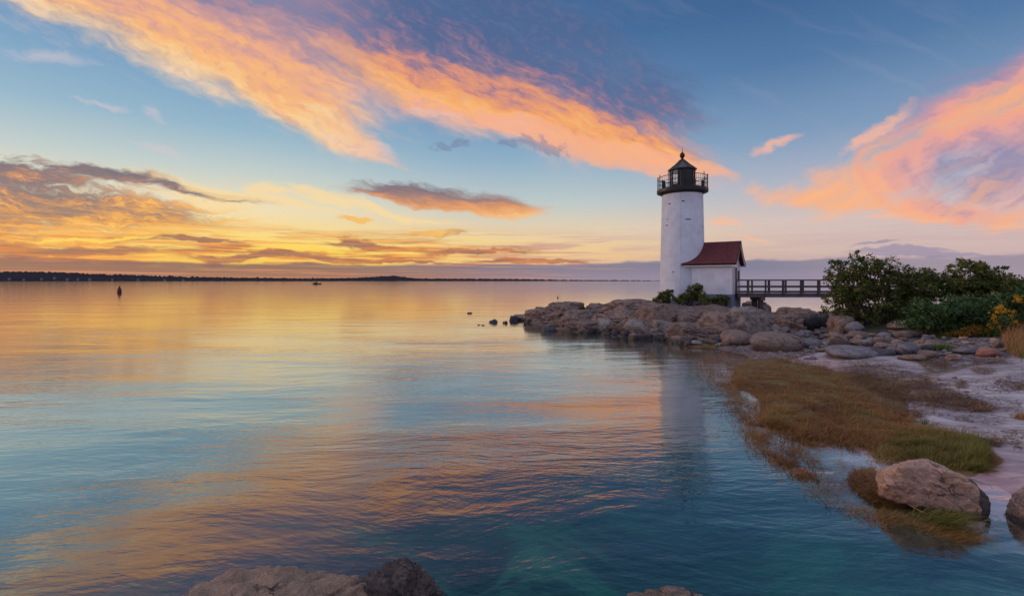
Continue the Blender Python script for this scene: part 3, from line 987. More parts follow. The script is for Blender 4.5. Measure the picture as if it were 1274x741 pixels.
# ------------------------------------------------------------------ lighthouse
TX, TY = 14.72, 41.8
ZB = 1.35
lh = tag(empty('lighthouse', (TX, TY, 0)), 'white cylindrical brick lighthouse with black lantern and iron gallery on the granite headland', 'lighthouse')
ang_cam = math.atan2(-TY, -TX)       # direction to the viewer
b_ = MB(); b_.lathe([(2.0, ZB - .6), (2.0, 2.02), (1.92, 2.08)], 64, cap1=True); o = b_.build('foundation', M_foot, lh, 40)
uv_np(o, lambda c, n: np.stack([np.arctan2(c[:, 1], c[:, 0]) * 2, c[:, 2]], 1))
b_ = MB()
b_.lathe([(1.88 - .20 * k / 24, 2.07 + (11.02 - 2.07) * k / 24) for k in range(25)], 72)
tower = b_.build('tower', M_white, lh, 40)
uv_np(tower, lambda c, n: np.stack([np.arctan2(c[:, 1], c[:, 0]) * 2, c[:, 2]], 1))
b_ = MB(); b_.lathe([(1.70, 10.86), (1.80, 10.93), (1.90, 11.0), (2.10, 11.06), (2.12, 11.30), (2.0, 11.36)], 64); gal = b_.build('gallery', M_black, lh, 40)


def trad(z): return 1.88 - .20 * (z - 2.3) / 8.72


# small vents and spalled bricks seen on the tower, and the conductor strap down its face
def on_tower(px, z, w, h, name, mat, d=.05):
    # angle for the wanted sideways place on the tower as seen from the viewer
    r = trad(z)
    off = (px - 849) * TY / F * math.cos(math.atan2(TX, TY))
    th = ang_cam + math.asin(max(-.98, min(.98, off / r)))
    q = MB()
    q.box((math.cos(th) * (r - d / 2 + .012), math.sin(th) * (r - d / 2 + .012), z), (d, w, h), th)
    return q.build(name, mat, tower)


for px, py, w, h in ((833.5, 251.5, .18, .09), (850, 249.5, .22, .08), (856, 272.5, .42, .08), (830, 278.5, .22, .08), (831, 271, .14, .06), (873, 281.5, .14, .06), (838, 338, .1, .1)):
    on_tower(px, P(px, py, y=TY - 1.8).z, w, h, 'vent', M_slot)
q = MB()
th = ang_cam - math.asin((849 - 846) * .0695 * .943 / 1.9)
q.tube([(math.cos(th) * (trad(z) + .012), math.sin(th) * (trad(z) + .012), z) for z in np.linspace(2.4, 10.9, 12)], .018, 6)
q.build('conductor_strap', M_trim, tower)

# railing
RR = 2.04
q = MB()
for z, r in ((12.36, .028), (11.98, .018), (11.66, .016)):
    q.tube([(RR * math.cos(2 * PI * k / 48), RR * math.sin(2 * PI * k / 48), z) for k in range(49)], r, 6)
rail = q.build('railing', M_black, lh, 60)
for k in range(12):
    th = 2 * PI * k / 12 + .13
    q = MB(); q.tube([(RR * math.cos(th), RR * math.sin(th), 11.3), (RR * math.cos(th), RR * math.sin(th), 12.46)], .034, 6)
    q.lathe([(.01, 12.44), (.05, 12.49), (.05, 12.52), (.01, 12.57)], 8, (RR * math.cos(th), RR * math.sin(th)))
    q.build('post', M_black, rail)
    for j in range(1, 5):
        t2 = th + 2 * PI / 12 * j / 5
        q2 = MB(); q2.tube([(RR * math.cos(t2), RR * math.sin(t2), 11.3), (RR * math.cos(t2), RR * math.sin(t2), 12.36)], .011, 5); q2.build('baluster', M_black, rail)
# lantern room: ten sides, the landward ones blanked with iron plate
LN, LR, LZ0, LZ1 = 10, 1.04, 11.3, 13.02
q = MB(); q.lathe([(LR + .02, LZ0 - .02), (LR + .02, LZ0 + .42), (LR - .03, LZ0 + .46)], LN, phase=ang_cam + PI / LN)
lan = q.build('lantern_room', M_black, lh)
q = MB(); q.lathe([(LR - .02, LZ1 - .10), (LR + .03, LZ1 - .06), (LR + .03, LZ1 + .02)], LN, phase=ang_cam + PI / LN)
q.build('top_rim', M_black, lan)
for k in range(LN):
    a0 = ang_cam + PI / LN + 2 * PI * k / LN
    a1 = a0 + 2 * PI / LN
    v0 = Vector((LR * math.cos(a0), LR * math.sin(a0), 0)); v1 = Vector((LR * math.cos(a1), LR * math.sin(a1), 0))
    mid = (v0 + v1) / 2; d = v1 - v0
    rz = math.atan2(d.y, d.x)
    q = MB(); q.box((v0.x * .985, v0.y * .985, (LZ0 + LZ1) / 2 + .17), (.09, .09, LZ1 - LZ0 - .5), a0); q.build('mullion', M_black, lan)
    solid = k in (9, 0)
    q = MB(); q.box((mid.x * .97, mid.y * .97, (LZ0 + LZ1) / 2 + .17), (d.length - .06, .05 if solid else .015, LZ1 - LZ0 - .5), rz)
    if solid:
        q.build('blank_panel', M_black, lan)
    else:
        for zz in (12.2, 12.6):
            q3 = MB(); q3.box((mid.x * .98, mid.y * .98, zz), (d.length - .06, .03, .03), rz); q3.build('glazing_bar', M_black, lan)
        q.build('glass_pane', mg, lan)
q = MB(); q.lathe([(.12, 11.76), (.14, 12.0), (.30, 12.1), (.34, 12.35), (.30, 12.6), (.1, 12.7)], 16); q.build('lamp', M_roofmetal, lan, 50)
q = MB(); q.lathe([(1.17, 12.99), (1.20, 13.07), (1.08, 13.16), (.58, 13.52), (.26, 13.80), (.16, 13.92)], LN, phase=ang_cam + PI / LN)
for k in range(LN):
    a0 = ang_cam + PI / LN + 2 * PI * k / LN
    c_, s_ = math.cos(a0), math.sin(a0)
    q.tube([(1.19 * c_, 1.19 * s_, 13.08), (.59 * c_, .59 * s_, 13.54), (.18 * c_, .18 * s_, 13.93)], .03, 5)
lr = q.build('lantern_roof', M_roofmetal, lh)
q = MB(); q.lathe([(.15, 13.88), (.12, 13.98), (.11, 14.08), (.17, 14.15), (.21, 14.27), (.21, 14.36), (.16, 14.48), (.08, 14.55), (.05, 14.62)], 20); q.build('ventilator_ball', M_black, lr, 60)
q = MB(); q.tube([(0, 0, 14.55), (0, 0, 15.02)], [.03, .012], 6); q.build('lightning_rod', M_black, lr)
# fog signal and a lamp box standing on the gallery
q = MB(); q.box((math.cos(ang_cam - 1.05) * 1.72, math.sin(ang_cam - 1.05) * 1.72, 11.56), (.22, .3, .44), ang_cam); q.lathe([(.10, 11.78), (.13, 11.85), (.13, 12.0), (.04, 12.08)], 12, (math.cos(ang_cam - 1.05) * 1.72, math.sin(ang_cam - 1.05) * 1.72)); q.build('fog_signal', M_black, lh)
q = MB(); q.box((math.cos(ang_cam + 1.2) * 1.72, math.sin(ang_cam + 1.2) * 1.72, 11.62), (.2, .2, .6), ang_cam); q.build('equipment_box', M_black, lh)

# ------------------------------------------------------------------ entry house against the tower
TH = R(-36)
eh = tag(empty('entry_house', (14.8, 41.8, 0), TH), 'small white entry house with flared dark red shingle roof against the lighthouse tower', 'house')
L0, L1, HW = 1.15, 4.2, 1.6
ZF, ZE, ZR = 2.42, 4.86, 6.72


def roofz(y):           # bell-cast slope: steep near the ridge, flaring at the eave
    s = min(1, abs(y) / 1.95)
    return ZR - (ZR - ZE) * (1.42 * s - .42 * s * s)


q = MB()
q.prism([(L0, -HW, ZF), (L1, -HW, ZF), (L1, HW, ZF), (L0, HW, ZF)], (0, 0, ZE - ZF + .02))
ngab = 13
gp = [(L1 - .2, y, (ZE + .01) if i in (0, ngab - 1) else roofz(y) - .10) for i, y in enumerate(np.linspace(-HW, HW, ngab))]
q.prism(gp, (.2, 0, 0))
wl = q.build('wall', M_white, eh)
uv_np(wl, lambda c, n: np.stack([np.where(np.abs(n[:, 0]) > .5, c[:, 1], c[:, 0]), c[:, 2]], 1))
q = MB(); q.prism([(L0 - .1, -HW - .06, .7), (L1 + .06, -HW - .06, .7), (L1 + .06, HW + .06, .7), (L0 - .1, HW + .06, .7)], (0, 0, ZF - .7 - .004))
fo = q.build('foundation', M_foot, eh); uv_np(fo, lambda c, n: np.stack([np.where(np.abs(n[:, 0]) > .5, c[:, 1], c[:, 0]), c[:, 2]], 1))
# corner board, frieze under the eave
q = MB()
for sy in (-1, 1): q.box((L1 - .05, sy * (HW + .012), (ZF + ZE) / 2), (.16, .03, ZE - ZF - .03))
q.box((L1 + .012, -HW + .06, (ZF + ZE) / 2), (.03, .16, ZE - ZF - .03)); q.box((L1 + .012, HW - .06, (ZF + ZE) / 2), (.03, .16, ZE - ZF - .03))
for sy in (-1, 1): q.box(((.75 + L1) / 2, sy * (HW + .02), ZE - .10), (L1 - .75, .05, .16))
q.build('corner_trim', M_trim, eh)
# roof: two sheets whose tower end follows the round of the tower
yy_ = np.concatenate([np.linspace(-1.95, 0, 15), np.linspace(0, 1.95, 15)[1:]])
XE = L1 + .42
top, und = [], []
nx = 10
V, Fq = [], []
for i, y in enumerate(yy_):
    rt = trad(roofz(y)) - .12
    xs0 = math.sqrt(max(rt * rt - y * y, .0)) if abs(y) < rt else 0.0
    xs0 = max(xs0, .40)
    for j in range(nx):
        V.append((xs0 + (XE - xs0) * j / (nx - 1), y, roofz(y)))
nV = len(V)
for i, y in enumerate(yy_):
    for j in range(nx):
        v = V[i * nx + j]; V.append((v[0], v[1] * .985, v[2] - .13))
g = grid_faces(len(yy_), nx)
Fq = [g, g[:, ::-1] + nV]
side = []
for i in range(len(yy_) - 1):
    for j in (0, nx - 1):
        a_, c_ = i * nx + j, (i + 1) * nx + j
        side.append((a_, c_, c_ + nV, a_ + nV) if j else (c_, a_, a_ + nV, c_ + nV))
for j in range(nx - 1):
    for i in (0, len(yy_) - 1):
        a_, c_ = i * nx + j, i * nx + j + 1
        side.append((c_, a_, a_ + nV, c_ + nV) if i else (a_, c_, c_ + nV, a_ + nV))
Fq.append(np.array(side))
rf = mesh_np('roof', V, Fq, M_roof, eh, smooth=False)
uv_np(rf, lambda c, n: np.stack([c[:, 0], np.sign(c[:, 1]) * (np.abs(c[:, 1]) * 1.45)], 1))
# fascia boards under the gable overhang and eave
q = MB()
for sy in (-1, 1):
    ys_ = np.linspace(0, 1.92, 10) * sy
    for y0, y1 in zip(ys_, ys_[1:]):
        q.prism([(XE - .07, y0, roofz(y0) - .135), (XE - .07, y1, roofz(y1) - .135), (XE - .07, y1, roofz(y1) - .30), (XE - .07, y0, roofz(y0) - .30)], (.05, 0, 0))
    q.box(((.55 + XE) / 2, sy * 1.88, ZE - .165), (XE - .65, .05, .09))
q.build('fascia', M_trim, rf)
q = MB(); q.box((L1 + .008, -.15, ZF + 1.08), (.06, .95, 2.1)); dr = q.build('door', M_door, eh)
q = MB(); q.box((L1 + .05, -.70, ZF + 1.1), (.04, .12, 2.2)); q.box((L1 + .05, .40, ZF + 1.1), (.04, .12, 2.2)); q.box((L1 + .05, -.15, ZF + 2.21), (.04, 1.22, .14)); q.build('door_frame', M_trim, dr)
q = MB(); q.lathe([(.02, -.03), (.04, 0), (.02, .03)], 10, (L1 + .08, .22)); hd = q.build('handle', M_black, dr); hd.location.z = ZF + 1.0
q = MB(); q.box((L1 + .03, .95, ZF + 1.55), (.05, .5, .7)); q.build('side_window', M_slot, eh)

# ------------------------------------------------------------------ footbridge
BY0, BY1, BX0, BX1 = 38.55, 40.05, 18.0, 52.0
ZD = 2.47
br_ = tag(empty('footbridge', (BX0, BY0, 0)), 'grey timber footbridge with open railing running from the entry house to the shore', 'bridge')
L = BX1 - BX0
q = MB(); q.box((L / 2, .75, ZD - .03), (L, 1.5, .06)); q.build('deck', M_timber, br_)
for yb in (.06, 1.44):
    q = MB(); q.box((L / 2, yb, ZD - .18), (L, .1, .24)); q.build('beam', M_timber, br_)
for yb, off in ((.03, .45), (1.47, .15)):
    q = MB()
    q.box((L / 2, yb, 3.54), (L, .16, .11))
    r_ = q.build('handrail', M_timber, br_)
    q = MB(); q.box((L / 2, yb, 3.02), (L, .06, .15)); q.build('middle_rail', M_timber, br_)
    q = MB(); q.box((L / 2, yb, 2.60), (L, .07, .14)); q.build('toe_board', M_timber, br_)
    k = 0; xx = .35 + off
    while xx < L:
        wd = .17 if k % 2 == 0 else .11
        q = MB(); q.box((xx, yb - (.07 if yb < .5 else -.07), 2.93), (wd, .09, 1.18)); q.build('railing_post', M_timber_v, br_)
        xx += 1.40; k += 1
# bent under the deck
for xx in (1.95, 15.0, 24.0):
    q = MB(); q.box((xx, .75, ZD - .42), (.34, 1.8, .26)); q.build('cap_beam', M_timber, br_)
    for yb in (.25, 1.25):
        q = MB(); q.box((xx, yb, 1.15), (.30, .30, 1.8)); q.build('pile', M_timber_v, br_)

# ------------------------------------------------------------------ rocks
_ico = {}


def ico(sub):
    if sub not in _ico:
        bm = bmesh.new(); bmesh.ops.create_icosphere(bm, subdivisions=sub, radius=1.0)
        v = np.array([p.co[:] for p in bm.verts]); f = np.array([[q.index for q in t.verts] for t in bm.faces])
        bm.free(); _ico[sub] = (v / np.linalg.norm(v, axis=1)[:, None], f)
    return _ico[sub]


def rock_shape(seed, sub=4, planes=12, sharp=9.0, flat=1.0, rough=.06, crag=.05, layers=0.0, boxy=True):
    r_ = np.random.default_rng(seed)
    d, f = ico(sub)
    n = r_.normal(size=(planes, 3)); n /= np.linalg.norm(n, axis=1)[:, None]
    if boxy: n = np.concatenate([n, [[0, 0, 1], [0, 0, -1], [1, 0, 0], [-1, 0, 0], [0, 1, 0], [0, -1, 0]] + r_.normal(size=(6, 3)) * .12])
    n /= np.linalg.norm(n, axis=1)[:, None]
    dist = np.concatenate([r_.uniform(.72, 1.0, planes), r_.uniform(.82, 1.0, 6)]) if boxy else r_.uniform(.74, 1.0, planes)
    k = np.maximum(d @ n.T, 0) / dist
    if not boxy: k = np.concatenate([k, np.full((len(k), 1), .92)], 1)
    r = (k ** sharp).sum(1) ** (-1 / sharp)
    p = d * r[:, None]
    o = r_.uniform(0, 90, 3)
    disp = rough * fbm(p * 1.6 + o, 5, .55) + crag * np.abs(fbm(p * 3.1 + o, 4, .55)) * -1
    if sub >= 5: disp = disp + .012 * fbm(p * 14 + o, 3, .6)
    if sub >= 6: disp = disp + .045 * fbm(p * 4.5 + o, 5, .62) - .03 * np.abs(fbm(p * 7 + o * 2, 3, .6))
    p = p * (1 + disp)[:, None]
    if layers:
        tilt = r_.normal(size=3) * .35 + np.array([0, 0, 1]); tilt /= np.linalg.norm(tilt)
        s = p @ tilt * 6 + fbm(p * 2 + o, 3) * .8
        st = (np.abs((s % 1) - .5) * 2)
        p = p * (1 - layers * np.clip(1 - st * 4, 0, 1))[:, None]
    p[:, 2] *= flat
    return p, f


variants = []
for k in range(10):
    p, f = rock_shape(100 + k, 4, planes=8 + k % 4 * 3, sharp=(8, 11, 14)[k % 3], rough=.10, crag=.10, layers=(.03, 0, .02)[k % 3], boxy=k % 3 == 1)
    variants.append((p, f))
p, f = rock_shape(77, 5, planes=9, sharp=5, rough=.05, crag=.04, boxy=False)
rounds = [(p, f)]


def slab_shape(seed, sub=5, rough=.13, crag=.24, top=.5):
    """a jointed block of bedrock: flat sloping top, steep cracked sides"""
    r_ = np.random.default_rng(seed)
    d, f = ico(sub)
    n, di = [], []
    for k in range(3):                      # the upper surface: a few facets of nearly the same dip
        v = np.array([r_.normal() * .22, r_.normal() * .22, 1.0]); n.append(v / np.linalg.norm(v)); di.append(top * r_.uniform(.95, 1.25))
    m = r_.integers(5, 8); a0 = r_.uniform(0, 6.28)
    for k in range(m):
        a_ = a0 + 6.283 * k / m + r_.normal() * .25
        v = np.array([math.cos(a_), math.sin(a_), r_.uniform(.05, .9)]); n.append(v / np.linalg.norm(v)); di.append(r_.uniform(.62, .98))
    n.append(np.array([0, 0, -1.0])); di.append(.7)
    k = np.maximum(d @ np.array(n).T, 0) / np.array(di)
    r = (k ** 26).sum(1) ** (-1 / 26)
    p = d * np.minimum(r, 1.15)[:, None]
    o = r_.uniform(0, 90, 3)
    st = p * np.array([1.0, 1.0, 2.4])
    disp = rough * fbm(st * 1.5 + o, 5, .55) - crag * np.clip(.22 - np.abs(fbm(st * 1.7 + o * 2, 3, .5)), 0, 1) * 2.2 - .11 * np.abs(fbm(st * 4.2 + o, 4, .6))
    if sub >= 6: disp = disp + .05 * fbm(p * 5 + o, 5, .62) - .04 * np.clip(.16 - np.abs(fbm(p * 4 + o, 3)), 0, 1) * 5
    p = p * (1 + disp)[:, None]
    z0, z1 = p[:, 2].min(), p[:, 2].max()
    p[:, 2] = (p[:, 2] - z0) / (z1 - z0) * 2 - 1
    return p, f


ledges = [slab_shape(300 + k) for k in range(12)]
_me_cache = {}


def rock(name, loc, dims, rot=(0, 0, 0), kind='v', idx=0, mat=None, shape=None):
    key = (kind, idx, mat.name, name)
    if shape is not None or key not in _me_cache:
        p, f = shape if shape is not None else {'v': variants, 'l': ledges, 'r': rounds}[kind][idx]
        o = mesh_np(name, p, f, mat)
        if shape is None: _me_cache[key] = o.data
    else:
        o = bpy.data.objects.new(name, _me_cache[key]); C.objects.link(o)
    o.location = loc
    o.rotation_euler = rot
    o.scale = dims
    return o


ROCKS = []


def rock_px(x0, x1, top, base, label=None, group=None, kind='v', idx=None, mat=None, name='boulder', depth=.8, tilt=0.0, sink=.3, cat='rock', rz=None):
    """a rock that shows from x0 to x1 and from top down to base in the photograph, standing on the ground there"""
    cx_ = (x0 + x1) / 2
    x, y, z = ground_at([cx_], [base]); x, y, z = x[0], y[0], min(z[0], 2.3)
    w = (x1 - x0) / F * y / 2
    zt = H - (top - 349) / F * (y + w * depth * .7)
    hgt = max(zt - z, .12 * w)
    y += w * depth * .85
    x = (cx_ - 637) / F * y
    rzv = rng.uniform(-.35, .35) if rz is None else rz
    hz_ = hgt * (1 + sink) / 2
    if label and ('round boulder' in label or 'long flat grey' in label): kind, idx = 'r', 0
    o = rock(name, (x, y, z - hgt * sink + hz_), (w * 1.08, w * depth, hz_ * 1.08), (0, tilt, rzv), kind, rng.integers(0, 10 if kind == 'v' else 12) if idx is None else idx, mat or M_rock)
    tag(o, label, cat, group)
    ROCKS.append((x0, x1, top, base))
    return o


LG = 'weathered granite ledges of the lighthouse headland'
# ledges that shape the headland's outline
LED = [
    (636, 668, 391.5, 398.8, 'low brown ledge at the seaward tip of the headland'),
    (652, 694, 385, 397.5, 'sloping shelf between the tip and the rounded dome of the headland'),
    (678, 734, 376, 395, 'rounded brown dome rising above the seaward tip of the headland'),
    (728, 757, 377.5, 392, 'small rounded hump in the saddle between two brown domes'),
    (750, 822, 372.5, 390, 'long brown crest of bedrock sloping up towards the lighthouse'),
    (683, 712, 398, 406, 'thin flat shelf of rock just above the water near the headland tip'),
    (698, 762, 398, 415, 'broad dark ledge with a black tidemark facing the open water'),
    (738, 768, 397, 414, 'blocky brown ledge left of the pale leaning stone'),
    (700, 745, 386, 402, 'mid height brown ledge below the rounded dome'),
    (745, 790, 385, 402, 'cracked brown ledge below the long crest'),
    (792, 838, 380, 402, 'rough brown bedrock hump left of the tower foot'),
    (806, 850, 398, 421, 'low broken ledge at the water right of the pale leaning stone'),
    (836, 884, 386, 408, 'pinkish bedrock bulge below the bushes at the tower foot'),
    (830, 880, 402, 424, 'stepped brown ledge just above the brown marsh turf'),
    (872, 918, 371, 392, 'pale smooth granite dome below the entry house'),
    (870, 912, 388, 414, 'furrowed pinkish bedrock in the middle of the headland'),
    (898, 956, 382, 414, 'large pale slab sloping down to the right beside the bridge pile'),
    (892, 934, 408, 430, 'brown rock with a dark hollow left of the big round boulder'),
    (922, 960, 373, 392, 'dark dome of rock behind the bridge pile'),
    (958, 1018, 383, 402, 'brown slope of bedrock seen under the footbridge'),
    (965, 1000, 393, 410, 'small tan ledge under the footbridge'),
]
for i, (x0, x1, tp, bs_, lab) in enumerate(LED):
    m_ = M_ledge_pale if 'pale' in lab else M_ledge
    rock_px(x0, x1, tp, bs_, lab, LG, 'l', i % 12, m_, 'ledge', .95, tilt=.10 if 'right' in lab and 'slab' in lab else 0, sink=.5)
# single stones one can point to
ST = [
    (775, 812, 398.5, 417, M_ledge_pale, 'pale grey stone leaning at the water edge of the headland', 2, .45),
    (672, 691, 406.5, 413, M_rock_dark, 'small black wet rock at the water off the headland tip', 'l', .1),
    (926, 992, 410.5, 437.5, M_rock, 'big smooth round boulder with a crack beside the marsh turf', 0, 0),
    (998, 1019, 390, 411, M_rock_dark, 'tall dark boulder under the end of the footbridge', 5, 0),
    (1017, 1033, 388, 409, M_rock_dark, 'narrow dark boulder touching the left side of the large bush', 6, 0),
    (1032, 1062, 393, 416, M_rock, 'rough tan rock at the left foot of the large bush', 'l', 0),
    (1050, 1074, 400, 414, M_rock_grey, 'blue grey block lying under the large bush', 8, 0),
    (1054, 1080, 411, 421, M_rock, 'flat tan stone below the blue grey block', 9, 0),
    (1030, 1056, 414, 431, M_rock, 'square pinkish block left of the rubble under the large bush', 1, 0),
    (994, 1020, 419, 433, M_rock_grey, 'grey brown stone right of the big round boulder', 4, 0),
    (1018, 1090, 429.5, 447, M_rock_grey, 'long flat grey boulder beside the brown wrack', 0, 0),
    (1106, 1148, 399.5, 411, M_rock, 'wide flat slab under the edge of the green thicket', 2, 0),
    (1112, 1143, 409, 421, M_rock, 'tan block stacked below the wide flat slab', 3, 0),
    (1090, 1108, 413, 421, M_rock_grey, 'small blue grey stone left of the tan block', 5, 0),
    (1055, 1075, 420, 430, M_rock, 'tan stone above the long flat grey boulder', 6, 0),
    (1071, 1088, 421, 430, M_rock_grey, 'dull grey stone between two tan stones', 8, 0),
    (1085, 1109, 418, 430, M_rock, 'rounded tan stone in the rubble under the large bush', 7, 0),
    (1086, 1111, 425, 436, M_rock, 'pale tan stone behind the flat black rock', 9, 0),
    (1108, 1128, 422, 432, M_rock, 'brown stone above the blue grey boulder', 1, 0),
    (1084, 1111, 433, 443, M_rock_dark, 'flat black rock between the long grey boulder and the blue grey one', 4, 0),
    (1106, 1145, 427, 442, M_rock_grey, 'blue grey boulder in the middle of the beach rubble', 0, 0),
    (1142, 1164, 427, 438, M_rock_dark, 'black stone right of the blue grey boulder', 3, 0),
    (1119, 1150, 440.5, 449, M_rock, 'low brown stone half covered by wrack', 5, 0),
    (1142, 1167, 435, 446, M_rock, 'grey tan stone below the black stone', 6, 0),
    (1138, 1168, 423, 434, M_rock, 'flat sandy coloured stone above the black stone', 2, 0),
    (1178, 1197, 440, 448.5, M_rock_pink, 'small pink stone at the top of the white sand', 7, 0),
    (1190, 1221, 430.5, 441, M_rock_grey, 'flat grey stone left of the red boulder', 8, 0),
    (1214, 1244, 431, 444, M_rock_red, 'red angular boulder at the top of the beach', 9, 0),
    (1235, 1252, 424, 433, M_rock, 'tan stone behind the red boulder', 1, 0),
    (858, 873, 423.5, 429, M_rock_grey, 'small pale stone at the rim of the marsh turf', 2, 0),
    (888, 906, 425.5, 432, M_rock_grey, 'flat pale stone left of the big round boulder', 3, 0),
    (836, 858, 417, 426, M_ledge, 'brown stone at the water line below the tower', 4, 0),
    (604, 621, 398, 402.3, M_rock_dark, 'pointed black rock standing out of the water off the headland', 'l', .1),
    (622, 632, 400, 403, M_rock_dark, 'tiny black rock awash between the pointed rock and the headland', 'l', .1),
    (586, 607, 404.6, 406, M_rock_dark, 'low black reef awash left of the pointed rock', 'l', .2),
    (632, 645, 393.5, 400, M_rock_dark, 'dark rock at the very tip of the headland', 'l', .1),
    (577, 591, 389.2, 390.8, M_rock_dark, 'thin dark reef awash farthest out in the bay', 'l', .2),
]
for x0, x1, tp, bs_, m_, lab, ix, tl in ST:
    rock_px(x0, x1, tp, bs_, lab, None, 'l' if ix == 'l' else 'v', (int(x0) % 12) if ix == 'l' else ix, m_, 'boulder', .75, tilt=tl, rz=rng.uniform(-.2, .2))


def fill(poly, n, lo, hi, mats, name, label, group, kind='v', flat=(.45, .8), cat='rock', sink=.35):
    pts, pxy = scatter(poly, n)
    order = np.argsort(-pts[:, 1])
    for i in order:
        x, y, z = pts[i]
        w = rng.uniform(lo, hi) ** 1.0 * y / F / 2
        hh = w * rng.uniform(*flat)
        o = rock(name, (x, y, z + hh * (1 - sink) - hh * .3), (w, w * rng.uniform(.65, 1), hh), (rng.normal() * .10, rng.normal() * .10 + (.10 if kind == 'l' else 0), rng.uniform(0, 6.28) if kind == 'v' else rng.uniform(-.6, .6)), kind, rng.integers(0, 10 if kind == 'v' else 12), mats[rng.integers(0, len(mats))])
        tag(o, label, cat, group)


fill([(655, 399), (690, 385), (760, 384), (820, 380), (890, 384), (930, 395), (930, 412), (880, 420), (820, 415), (760, 412), (690, 404)], 150, 8, 30, [M_ledge, M_ledge, M_ledge, M_ledge_pale], 'ledge',
     'cracked brown granite ledge among many like it on the lighthouse headland', 'small ledges of the headland', 'l', (.28, .6))
fill([(690, 408), (740, 415), (800, 416), (830, 422), (900, 424), (920, 432), (890, 431), (830, 427), (760, 420), (700, 416)], 30, 8, 16, [M_ledge, M_ledge, M_rock_dark], 'stone',
     'brown stone along the water line of the headland', 'stones along the headland water line', 'l')
fill([(930, 394), (1000, 398), (1040, 412), (1050, 424), (990, 418), (940, 410)], 44, 7, 17, [M_rock, M_rock, M_rock_grey], 'stone',
     'brown stone in the rubble between the bridge pile and the large bush', 'rubble below the footbridge')
fill([(985, 424), (1060, 414), (1150, 412), (1160, 426), (1120, 440), (1050, 440), (1000, 440)], 52, 6, 15, [M_rock, M_rock, M_rock_grey, M_rock_dark], 'stone',
     'rounded stone in the rubble between the large bush and the sand', 'rubble between bush and sand')
fill([(1140, 418), (1240, 424), (1262, 436), (1240, 446), (1160, 446)], 44, 4, 10, [M_rock, M_rock_grey, M_rock_grey, M_rock_pink], 'pebble',
     'small pebble at the top of the white sand near the red boulder', 'pebbles at the top of the beach', cat='pebble')
fill([(905, 432), (940, 440), (1010, 436), (1030, 450), (990, 446), (960, 441)], 9, 5, 9, [M_rock, M_rock_grey], 'stone',
     'small stone at the foot of the big round boulder', 'stones at the foot of the big boulder')

# big stones near the observer, each shaped on its own
def hero(name, label, loc, dims, rz, seed, mat, tilt=(0, 0), slab=False, **kw):
    sh = slab_shape(seed, 6, **kw) if slab else rock_shape(seed, 6, **kw)
    o = rock(name, loc, dims, (tilt[0], tilt[1], rz), mat=mat, shape=sh)
    return tag(o, label, 'rock')


hero('boulder', 'pink rough granite boulder lying between the marsh grass and the water', (6.46, 7.74, .17), (.64, .48, .54), R(-20), 31, M_near_pink, (R(4), R(4)), planes=9, sharp=15, rough=.08, crag=.15)
hero('boulder', 'dark brown stone leaning on the right end of the pink boulder', (7.03, 7.40, .12), (.24, .28, .36), R(20), 33, M_near_dark, (0, R(-10)), planes=10, sharp=12, rough=.08, crag=.14)
hero('boulder', 'reddish boulder standing in wet sand at the right edge', (7.66, 6.98, .12), (.36, .34, .40), R(10), 35, M_near_pink, planes=9, sharp=9, rough=.08, crag=.12)
hero('boulder', 'long brown slab sloping up out of the water at the bottom edge', (-2.45, 4.93, -.06), (1.36, .68, .50), R(15), 61, M_near, (R(2), R(-10)), slab=True, top=.6)
hero('boulder', 'dark angular block at the right end of the long brown slab', (-1.22, 5.20, .04), (.62, .50, .45), R(-14), 64, M_near_dark, (R(4), R(4)), slab=True, top=.75)
hero('boulder', 'dark wet ledge sliding under the water left of the long brown slab', (-3.0, 5.60, -.30), (1.6, .85, .30), R(18), 66, M_near_dark, (0, R(-3)), slab=True, top=.6)
hero('boulder', 'low tan rock cut off by the bottom edge below the pink boulder', (1.66, 4.80, -.03), (.78, .52, .34), R(4), 68, M_near, slab=True, top=.6)
fill([(1100, 452), (1274, 456), (1274, 545), (1200, 530), (1130, 500)], 34, 2.5, 6, [M_rock, M_rock_grey, M_rock_pink], 'pebble',
     'tiny pebble lying on the white sand', 'pebbles on the white sand', cat='pebble')

# ------------------------------------------------------------------ plants
def leaf_material(name, c1, c2, c3=None, trans=.25):
    m, t, bs, co = new_mat(name)
    v = attr(t, 'tint')
    st = [(0, lin(*c1)), (.6, lin(*c2)), (1, lin(*(c3 or c2)))]
    c = t.ramp(v, st)
    t.put(bs.inputs['Base Color'], c)
    bs.inputs['Roughness'].default_value = .6
    bs.inputs['Specular IOR Level'].default_value = .25
    tl = t.n.new('ShaderNodeBsdfTranslucent'); t.put(tl.inputs[0], c)
    mxs = t.n.new('ShaderNodeMixShader'); mxs.inputs[0].default_value = trans
    out = m.node_tree.nodes['Material Output']
    t.l.new(bs.outputs[0], mxs.inputs[1]); t.l.new(tl.outputs[0], mxs.inputs[2]); t.l.new(mxs.outputs[0], out.inputs[0])
    return m


